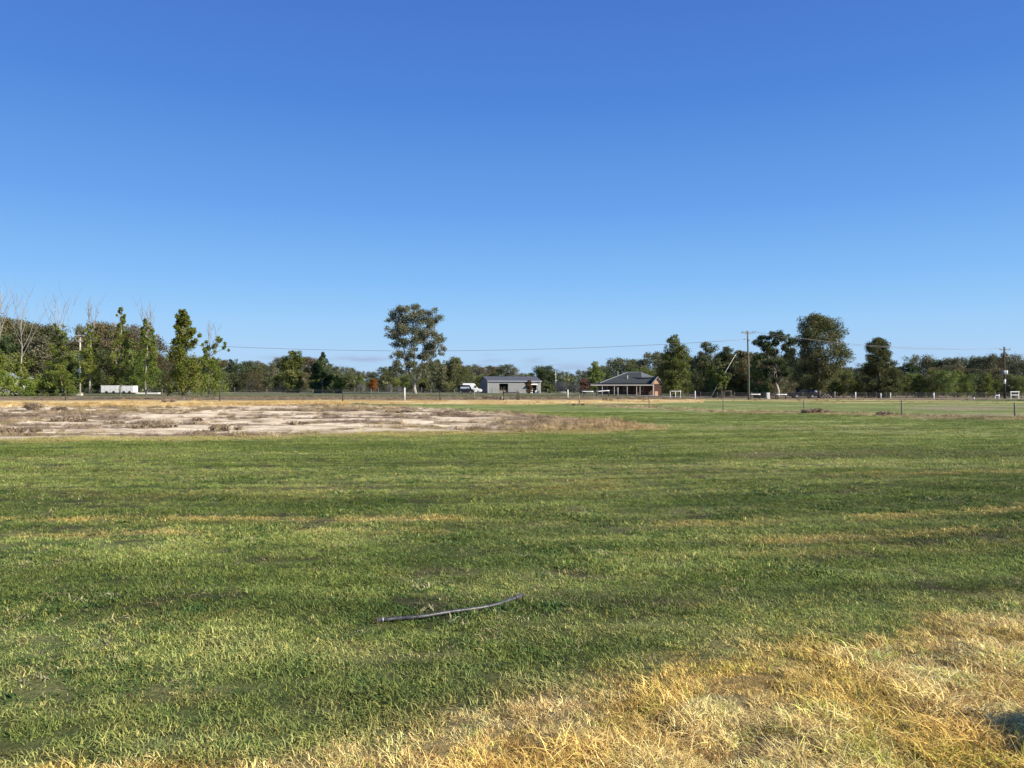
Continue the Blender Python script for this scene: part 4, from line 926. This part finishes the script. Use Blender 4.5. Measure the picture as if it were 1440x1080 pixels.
mb = MB(); mb.tube([(-.02, 0, z3 - 1.3), (-.02, 0, z3 - 2.2)], [.19, .195], 12); mb.build('white_band', white, tC, True)
# lines: each wire is a thing
def line(a, b, sag, label, r=.03, n=26):
    a = np.array(a); b = np.array(b); t = thing('power_line', tuple((a + b) / 2), label, 'power line'); o = (a + b) / 2; pts = []
    for i in range(n + 1): u = i / n; q = a + (b - a) * u; pts.append((q[0] - o[0], q[1] - o[1], q[2] - o[2] - 4 * sag * u * (1 - u)))
    mb = MB(); mb.tube(pts, r, 5); mb.build('conductor', cable, t, True)
line((pB[0], pB[1] - .2, za(474, 150)), (pA[0] - .7, pA[1], za(477.5, 131)), 2.3, 'long single power line sagging from the concrete pole to the timber pole', .034)
for off, eo, lab in ((-1.15, -1.0, 'lowest of the three lines between the timber pole and the transformer pole'), (.7, .05, 'middle one of the three lines between the timber pole and the transformer pole'), (1.15, .95, 'topmost of the three lines between the timber pole and the transformer pole')):
    line((pA[0] - .2 + off * c_, pA[1] + off * s_, pA[2] + zA + .3), (pC[0] + eo, pC[1] - .16, pC[2] + zC + .3), 1.15 + (.12 if off < 0 else 0), lab, .014)

# ================================================================ grey shed
d = 200; k = d / F; p = site(686, d); a = R(15)
t = thing('steel_shed', p, 'long low grey corrugated shed with dark doorway', 'shed', rz=a)
Wd = 73 * k / math.cos(a) + .4; Dp = 9.5; He = (553.3 - 535.6) * k; Hr = He + 1.15; zb = -.15
def wall_open(x0, x1, z0, z1, ops, y, th=.12):
    mb = MB(); xs_ = [x0]
    for (a0, a1, b0, b1) in sorted(ops):
        mb.box(xs_[-1], a0, y, y + th, z0, z1); mb.box(a0, a1, y, y + th, b1, z1)
        if b0 > z0 + .01: mb.box(a0, a1, y, y + th, z0, b0)
        xs_.append(a1)
    mb.box(xs_[-1], x1, y, y + th, z0, z1); return mb
dx0, dx1 = 16 * k / math.cos(a), 28.5 * k / math.cos(a); vx0, vx1 = 60 * k, 71.5 * k
wall_open(0, Wd, zb, He, [(dx0, dx1, zb, He - .75), (vx0, vx1, zb, He - .95)], 0).build('front_wall', shed_wall, t)
shed_side = corrugated('grey_side_sheeting', (.215, .22, .22), .19, .5, axis=1)
mb = MB(); mb.prism([(0.125, zb), (Dp, zb), (Dp, He), (Dp / 2, Hr - .03), (0.125, He)], 'x', 0, .1); mb.build('end_wall', shed_side, t)
mb = MB(); mb.prism([(0.125, zb), (Dp, zb), (Dp, He), (Dp / 2, Hr - .03), (0.125, He)], 'x', Wd - .1, Wd); mb.build('end_wall', shed_side, t)
mb = MB(); mb.box(.1, Wd - .1, Dp - .1, Dp, zb, He); mb.build('back_wall', shed_wall, t)
mb = MB(); o_ = .3
mb.prism([(-o_, He - .02), (Dp / 2, Hr + .06), (Dp / 2, Hr), (-o_, He - .08)], 'x', -.2, Wd + .2); mb.prism([(Dp + o_, He - .02), (Dp / 2 + .003, Hr + .06), (Dp / 2 + .003, Hr), (Dp + o_, He - .08)], 'x', -.2, Wd + .2); mb.build('roof', shed_roof, t)
mb = MB(); mb.box(-.22, Wd + .22, -.42, -.30, He - .2, He - .04); mb.build('gutter', mat('gutter_zinc', (.40, .42, .45), .5, .2), t)
mb = MB(); mb.box(-.012, .07, -.03, -.003, zb, He - .1); mb.box(Wd - .07, Wd + .012, -.03, -.003, zb, He - .1); mb.build('corner_flashing', offwhite, t)
mb = MB(); mb.box(dx0 - .3, dx1 + .3, 2.2, 2.3, zb, He - .4); mb.build('doorway_shade_panel', dark_in, t)  # near-black panel painted as the shade behind the doorway
for i in range(5):                                           # stored racks and timber seen in the doorway
    mb = MB(); xx = dx0 + .15 + i * (dx1 - dx0) / 5; mb.tube([(xx, .6 + .1 * i, zb), (xx + rnd.uniform(-.2, .4), .7, 1.6 + rnd.random() * .5)], .05, 5); mb.build('stored_pole', wood, t)
mb = MB(); mb.box(dx0, dx1, .5, 1.6, zb, .75); mb.build('stored_crate', wood, t)
mb = MB(); mb.box(vx0 - .2, vx1 + .2, 2.6, 2.7, zb, He - .4); mb.build('porch_shade_panel', dark_in, t)  # near-black panel in place of the shade inside the porch opening
mb = MB(); mb.prism([(-1.2, He - 1.02), (0, He - .82), (0, He - .88), (-1.2, He - 1.08)], 'x', vx0 - .4, vx1 + .1); mb.build('awning', white, t)
mb = MB(); mb.box(vx0 + .25, vx0 + .95, -.5, .1, zb, 1.25); bevel(mb.build('water_heater', offwhite, t), .05)
mb = MB(); mb.box(vx1 - .55, vx1 + .3, -.9, -.2, zb, .72); bevel(mb.build('storage_box', white, t), .04)
mb = MB(); mb.tube([(vx1 + .35, -1.1, zb), (vx1 + .35, -1.1, He - 1.05)], .05, 6); mb.build('awning_post', white, t)

# ================================================================ verandah house
d = 181; k = d / F; p = site(881, d); zg = p[2]
t = thing('brick_house', p, 'low brick house with dark hipped roof and long verandah', 'house')
X = lambda px: (px - 881) * k
Z = lambda py: (555 - py) * k
x0, x1 = X(846.5), X(931); eH = Z(538.3); rH = Z(522.3)
ops = [(X(852), X(856), .9, 2.1), (X(863.2), X(869), .9, 2.1), (X(873), X(876.4), -.1, 2.15), (X(878.6), X(883), .9, 2.1), (X(888), X(892.5), -.1, 2.15), (X(902), X(907), .9, 2.1)]
wall_open(x0 + .3, x1 - .3, -.2, eH, ops, 2.2, .2).build('front_wall', red_brick, t)
for (a0, a1, b0, b1) in ops:
    if b0 > 0:
        mb = MB(); mb.box(a0, a1, 2.24, 2.27, b0, b0 + .06); mb.box(a0, a1, 2.24, 2.27, b1 - .06, b1); mb.box(a0, a0 + .06, 2.24, 2.27, b0 + .063, b1 - .063); mb.box(a1 - .06, a1, 2.24, 2.27, b0 + .063, b1 - .063); mb.box((a0 + a1) / 2 - .02, (a0 + a1) / 2 + .02, 2.245, 2.268, b0 + .063, b1 - .063)
        w_ = mb.build('window', offwhite, t); mb = MB(); mb.box(a0 + .061, a1 - .061, 2.28, 2.29, b0 + .061, b1 - .061); mb.build('pane', glass, w_)
    else:
        mb = MB(); mb.box(a0, a1, 2.26, 2.31, -.15, b1); dr_ = mb.build('door', wood_dark, t); mb = MB(); mb.tube([(a1 - .12, 2.2, .95), (a1 - .12, 2.26, .95)], .03, 6); mb.build('handle', galv, dr_)
mb = MB(); mb.box(x0 + .3, x0 + .5, 2.42, 10.7, -.2, eH); mb.box(x1 - .5, x1 - .3, 2.42, 10.7, -.2, eH); mb.box(x0 + .52, x1 - .52, 10.5, 10.7, -.2, eH); mb.build('side_walls', red_brick, t)
# hipped roof: ridge along x with hips
yb, yf = 11.2, 1.6; ym = (yb + yf) / 2; rx0, rx1 = X(888), X(905); e_ = eH + .02; xl, xr = X(844.5), X(917)
mb = MB(); A = (xl, yf, e_); B = (xr + 1.2, yf, e_); C_ = (xr + 1.2, yb, e_); D = (xl, yb, e_); E1 = (rx0, ym, rH); E2 = (rx1, ym, rH)
mb.poly(A, B, E2, E1); mb.poly(C_, D, E1, E2); mb.poly(D, A, E1); mb.poly(B, C_, E2); mb.poly(A, D, C_, B)
rf = mb.build('roof', house_roof, t)
mb = MB()
for a_, b_ in ((E1, E2), (A, E1), (B, E2), (C_, E2)): mb.tube([tuple(np.array(a_) + np.array([0, 0, .03])), tuple(np.array(b_) + np.array([0, 0, .03]))], .07, 6)
mb.build('ridge_capping', mat('ridge_capping_grey', (.20, .22, .25), .5), rf)
mb = MB(); mb.tube([(X(888.5) - .5, yf + 1.9, e_ + .7), (X(888.5) - .5, yf + 1.9, e_ + 1.75)], .1, 8); mb.tube([(X(888.5) - .5, yf + 1.9, e_ + 1.76), (X(888.5) - .5, yf + 1.9, e_ + 1.85)], .15, 8); mb.build('flue', offwhite, rf)
mb = MB(); mb.tube([(X(876), 8.5, e_ + .9), (X(876), 8.5, e_ + 3.0)], .05, 6); mb.build('vent_pipe', offwhite, rf)
# gabled wing at the right with a peach gable facing the camera
gx0, gx1, gx, gy = X(917.5), X(932.5), X(925.5), .5; gz0 = Z(539.2); gz1 = Z(529.2)
mb = MB(); mb.prism([(gx0 + .25, gz0), (gx1 - .25, gz0), (gx, gz1 - .12)], 'y', gy + .2, gy + .35); mb.build('gable', peach, t)
mb = MB(); mb.box(gx0 + .25, gx1 - .25, gy + .2, gy + .4, -.2, gz0 - .003); mb.build('wing_wall', red_brick, t)
mb = MB(); dz = .12
mb.prism([(gx0, gz0), (gx, gz1), (gx, gz1 + dz), (gx0 - .15, gz0 + .02)], 'y', gy, 7.5); mb.prism([(gx1, gz0), (gx + .003, gz1), (gx + .003, gz1 + dz), (gx1 + .15, gz0 + .02)], 'y', gy, 7.5); mb.build('wing_roof', house_roof, t)
mb = MB(); mb.prism([(gx0 - .1, gz0 - .14), (gx, gz1 - .14), (gx, gz1 + .1), (gx0 - .1, gz0 + .06)], 'y', gy - .06, gy - .003); mb.prism([(gx1 + .1, gz0 - .14), (gx + .003, gz1 - .14), (gx + .003, gz1 + .1), (gx1 + .1, gz0 + .06)], 'y', gy - .06, gy - .003); mb.build('barge_board', cream, t)
# raised white barge of the upper gablet
mb = MB(); mb.prism([(X(904.4), Z(523)), (X(905.4), Z(522.2)), (X(906.6), Z(529.6)), (X(905.4), Z(529.6))], 'y', ym - 3.4, ym - 3.2); mb.prism([(X(905.5), Z(522.4)), (X(924), Z(529.4)), (X(906.7), Z(529.5))], 'y', ym - 3.3, ym - 3.1)
mb.build('gablet', mat('pale_gablet', (.20, .22, .23), .6), t)
# verandah
vx0, vx1 = X(830), X(917.5); vz = Z(541.2)
mb = MB(); mb.prism([(-.9, vz), (2.15, vz + .35), (2.15, vz + .42), (-.9, vz + .07)], 'x', vx0, vx1); mb.build('verandah_roof', house_roof, t)
mb = MB(); mb.box(vx0 - .03, vx1 + .03, -1.02, -.905, vz - .1, vz + .1); mb.build('verandah_gutter', cream, t)
for px in (846.5, 863.3, 881.4, 894.5, 899.3): mb = MB(); mb.box(X(px) - .065, X(px) + .065, -.85, -.72, -.3, vz - .003); mb.build('verandah_post', cream, t)
mb = MB(); mb.box(X(918.2) - .14, X(918.2) + .14, -.7, -.42, -.3, gz0 - .15); mb.build('verandah_post', cream, t)
mb = MB(); mb.box(X(846), vx1, -.9, 2.1, -.35, -.06); mb.build('verandah_floor', concrete, t)
mb = MB(); mb.box(X(920.5), X(925), -.2, .55, -.2, .85); bevel(mb.build('brick_planter', peach, t), .03)

# ================================================================ buildings on the left
d = 184; k = d / F; p = site(164.5, d)
for (xc, w0, hh, lab) in ((154, 12.2, 11.5, 'white flat sided trailer, left one of the two behind the slender poplar'), (177.5, 10.0, 11.2, 'white flat sided trailer, right one of the two behind the slender poplar')):
    p = site(xc, d); t = thing('box_trailer', p, lab, 'trailer'); w = w0 * k; H = hh * k
    mb = MB(); mb.box(-w, w, 0, 2.3, .35, H); bevel(mb.build('trailer_body', white_panel, t), .05)
    mb = MB(); mb.box(-w - .03, w + .03, -.03, 2.33, H + .003, H + .09); mb.build('roof_edge', white, t)
    for s in (-.35, .45): mb = MB(); mb.tube([(w * s, -.0, .36), (w * s, .25, .36)], .36, 14); mb.build('wheel', rubber, t)
    for s in (-.55, .1, .62): mb = MB(); mb.box(w * s - .02, w * s + .02, -.012, -.002, .4, H - .05); mb.build('panel_seam', galv, t)
p = site(206, 186); t = thing('low_white_tank', p, 'low long white trough right of the white trailers', 'trough'); w = 17 * k
mb = MB(); mb.prism([(-w, -.2), (w, -.2), (w * .98, .3), (-w * .98, .3)], 'y', 0, 1.2); bevel(mb.build('trough_body', white, t), .04); mb = MB(); mb.box(-w * 1.01, w * 1.01, -.05, 1.25, .303, .36); mb.build('rim', white, t)
d = 172; k = d / F; p = site(4, d); t = thing('farmhouse', p, 'pale roofed farmhouse mostly hidden by bushes at the left edge', 'house')
X2 = lambda px: (px - 4) * k
b2 = gz(xa(4, d), d); Z2 = lambda py: za(py, d) - b2
mb = MB(); mb.box(X2(-40), X2(14), 0, 7, -.2, Z2(533.2)); mb.build('wall', offwhite, t)
mb = MB(); ex, ez = X2(18.5), Z2(532); A = (X2(-44), -.7, ez); B = (ex, -.7, ez); C_ = (ex, 7.7, ez); D = (X2(-44), 7.7, ez); E1 = (X2(-34), 3.5, Z2(524.5)); E2 = (X2(7), 3.5, Z2(524.5))
mb.poly(A, B, E2, E1); mb.poly(C_, D, E1, E2); mb.poly(D, A, E1); mb.poly(B, C_, E2); mb.poly(A, D, C_, B); mb.build('roof', pale_roof, t)
mb = MB(); mb.box(X2(-44), ex + .05, -.83, -.703, ez - .2, ez); mb.build('gutter', white, t)
mb = MB(); mb.box(X2(2), X2(7), -.03, -.003, 1.0, 2.1); w_ = mb.build('window', offwhite, t); mb = MB(); mb.box(X2(2.4), X2(6.6), -.05, -.033, 1.1, 2.0); mb.build('pane', glass, w_)

# ================================================================ vehicles
def wheel(t, x, y, r, w=.22):
    mb = MB(); n = 22; ring = []
    mb.tube([(x, y, r), (x, y + .04, r), (x, y + w - .04, r), (x, y + w, r)], [r * .9, r, r, r * .9], n); ty = mb.build('wheel', rubber, t)
    mb = MB(); mb.tube([(x, y - .012, r), (x, y - .002, r)], [r * .5, r * .58], 12); mb.build('rim', chrome, ty)
def vehicle(px, d, label, facing, L, H, paint, prof, wins, name='parked_car', cat='car', clear=.28, W=1.85, rz=0, wx=(.19, .80), wr=.36):
    """prof: side outline (0..1 along the length from the nose, height m)"""
    t = thing(name, site(px, d), label, cat, rz=rz); s = -1 if facing < 0 else 1
    P = [((L / 2 - u * L) * s, z) for u, z in prof]
    # body with sides drawn in towards the roof
    n = len(P); V = []; zs = max(z for _, z in prof); belt = .58 * zs
    mb = MB()
    for yy in (0, 1):
        for (x, z) in P:
            inn = .0 if z < belt else (z - belt) / (zs - belt) * .16
            V.append((x, inn if yy == 0 else W - inn, z))
    mb.v = V; mb.f = [tuple(range(n)), tuple(range(2 * n - 1, n - 1, -1))] + [(j, n + j, n + (j + 1) % n, (j + 1) % n) for j in range(n)]
    bevel(mb.build('body', paint, t), .05, 3)
    for (a, b, z0, z1) in wins:
        xa_, xb_ = (L / 2 - a * L) * s, (L / 2 - b * L) * s; i0 = (z0 - belt) / (zs - belt) * .16; i1 = (z1 - belt) / (zs - belt) * .16
        i0, i1 = max(i0, 0), max(i1, 0); mb = MB(); sl_ = (xb_ - xa_) * .10
        for y0, sg in ((0, -1), (W, 1)):
            A_ = (xa_, y0 - sg * i0 + sg * .012, z0); B_ = (xb_, y0 - sg * i0 + sg * .012, z0); C2 = (xb_, y0 - sg * i1 + sg * .012, z1); D2 = (xa_ + sl_, y0 - sg * i1 + sg * .012, z1)
            q = [A_, B_, C2, D2]; n0 = len(mb.v); mb.v += q + [(v[0], v[1] - sg * .01, v[2]) for v in q]; mb.f += [(n0, n0 + 1, n0 + 2, n0 + 3), (n0 + 7, n0 + 6, n0 + 5, n0 + 4)] + [(n0 + j, n0 + 4 + j, n0 + 4 + (j + 1) % 4, n0 + (j + 1) % 4) for j in range(4)]
        mb.build('window', glass, t)
    for u in wx:
        for yy in (-.02, W - .2): wheel(t, (L / 2 - u * L) * s, yy, wr)
    for yy in (.15, W - .45): mb = MB(); mb.box((L / 2) * s - .03, (L / 2) * s + .03, yy, yy + .3, .72, .9); mb.build('headlight', lampm, t)
    for yy in (.1, W - .28): mb = MB(); mb.box((-L / 2) * s - .03, (-L / 2) * s + .03, yy, yy + .18, .8, 1.1); mb.build('tail_light', red_lamp, t)
    mb = MB(); mb.box(min((L / 2) * s, (L / 2) * s + .1 * s), max((L / 2) * s, (L / 2) * s + .1 * s), .05, W - .05, .38, .58); bevel(mb.build('bumper', rubber, t), .03)
    mb = MB(); mx_ = (L / 2 - .36 * L) * s; mb.box(mx_ - .09, mx_ + .09, -.2, -.02, belt, belt + .17); bevel(mb.build('wing_mirror', paint, t), .03)
    return t
suv = [(0, .45), (.0, .98), (.03, 1.06), (.25, 1.14), (.36, 1.68), (.42, 1.78), (.9, 1.80), (.985, 1.2), (1, 1.1), (1, .45), (.9, .34), (.1, .34)]
t = vehicle(1131.5, 153, 'dark four wheel drive wagon parked in shade under the largest gum', -1, 5.1, 1.8, car_dark, suv, [(.38, .53, 1.16, 1.66), (.545, .70, 1.16, 1.66), (.715, .90, 1.16, 1.64)])
mb = MB(); mb.box(-.9, 1.9, .3, .36, 1.83, 1.87); mb.box(-.9, 1.9, 1.5, 1.56, 1.83, 1.87); mb.build('roof_rack', rubber, t)
mb = MB(); mb.tube([(2.6, .8, 1.05), (2.78, .8, 1.05)], .36, 14); mb.build('spare_wheel', rubber, t)
mb = MB(); mb.box(2.0, 2.5, -.012, -.002, 1.25, 1.6); mb.build('window', white, t)
van = [(0, .45), (0, 1.0), (.06, 1.1), (.14, 1.2), (.22, 1.95), (.27, 2.15), (.97, 2.2), (1, 2.0), (1, .45), (.9, .34), (.1, .34)]
t = vehicle(654.5, 192, 'dark van with a pale side window, in shade left of the shed', 1, 4.0, 2.2, car_dark, [(u, z) for u, z in van], [(.24, .34, 1.3, 1.95)], 'parked_van', 'van')
mb = MB(); mb.box(-1.25, 1.0, -.03, .02, 1.28, 1.72); mb.build('side_window', mat('pale_side_window', (.40, .45, .52), .4), t)  # flat pale blue-grey panel over the side window
t = vehicle(664, 197.5, 'white high roofed van facing right, behind the dark van', 1, 5.0, 2.6, car_white, [(0, .45), (0, 1.0), (.05, 1.15), (.22, 1.3), (.34, 2.2), (.42, 2.6), (.97, 2.62), (1, 2.4), (1, .45), (.9, .34), (.1, .34)], [(.27, .40, 1.4, 2.0)], 'parked_van', 'van')
mb = MB(); q = [(2.5 - .235 * 5, .2, 1.36), (2.5 - .235 * 5, 1.65, 1.36), (2.5 - .335 * 5, 1.6, 2.12), (2.5 - .335 * 5, .25, 2.12)]; mb.v = [(x + .03, y, z) for x, y, z in q] + [(x - .02, y, z - .02) for x, y, z in q]; mb.f = [(0, 1, 2, 3), (7, 6, 5, 4), (0, 4, 5, 1), (1, 5, 6, 2), (2, 6, 7, 3), (3, 7, 4, 0)]; mb.build('windscreen', glass, t)
# rusty drum and logs right of the four wheel drive
p = site(1162, 154); t = thing('timber_stack', p, 'low stack of brown logs right of the largest gum trunk', 'logs')
for i, (x, z) in enumerate([(-.9, .16), (-.3, .15), (.3, .17), (.9, .15), (-.6, .44), (0, .45), (.6, .44), (-.3, .72), (.3, .71)]): mb = MB(); mb.tube([(x, 0, z), (x + .05, 1.6, z)], .16, 9); mb.build('log', bark, t, True)

# ================================================================ pipe lying in the grass
pts = [(531, 868), (545, 867), (562, 865.5), (582, 864.5), (604, 862), (630, 858), (655, 854.5), (680, 850.5), (700, 846), (715, 841.5), (728, 837), (734, 834)]
W_ = []
for i, (px, py) in enumerate(pts): x, y = gp(px, py, .035); W_.append((x, y, gz(x, y) + .026 ))
o = W_[5]; t = thing('poly_pipe', o, 'curved black plastic pipe lying on the mown grass', 'pipe')
loc = [(a[0] - o[0], a[1] - o[1], a[2] - o[2]) for a in W_]
def smooth(P, n=8):
    out = []; P = [np.array(q) for q in P]; P = [2 * P[0] - P[1]] + P + [2 * P[-1] - P[-2]]
    for i in range(1, len(P) - 2):
        for j in range(n):
            u = j / n; a, b, c, e = P[i - 1:i + 3]; out.append(tuple(.5 * (2 * b + (c - a) * u + (2 * a - 5 * b + 4 * c - e) * u * u + (3 * b - a - 3 * c + e) * u ** 3)))
    out.append(tuple(P[-2])); return out
sp_ = smooth(loc); nn = len(sp_)
mb = MB(); mb.tube(sp_, [(.013 + .005 * ss(.7, 1, i / nn)) + .001 * math.sin(i * .9) for i in range(nn)], 14); mb.build('pipe_wall', hosem, t, True)
mb = MB(); mb.tube([sp_[0], tuple(np.array(sp_[0]) * 1.015 - np.array(sp_[6]) * .015)], .016, 12); mb.build('pipe_end', mat('worn_pipe_end', (.45, .45, .44), .4), t, True)
mb = MB(); mb.tube([sp_[4], sp_[5]], .017, 12); mb.build('coupling', galv, t, True)
# unseen bush, added to throw shade across the near right corner
g = gum(1.6, [(.02, .4, .4), (.4, .5, .5), (.85, .55, .55), (1, .3, .3)], 20, .2, .07, 5200, L_green, bark, limbs=8)
place('shade_shrub', g, (4.98, 2.62, gz(4.98, 2.62)), 'unseen leafy shrub added beyond the right picture edge to shade the near corner', 'shrub', parts=('stem', 'crown'))
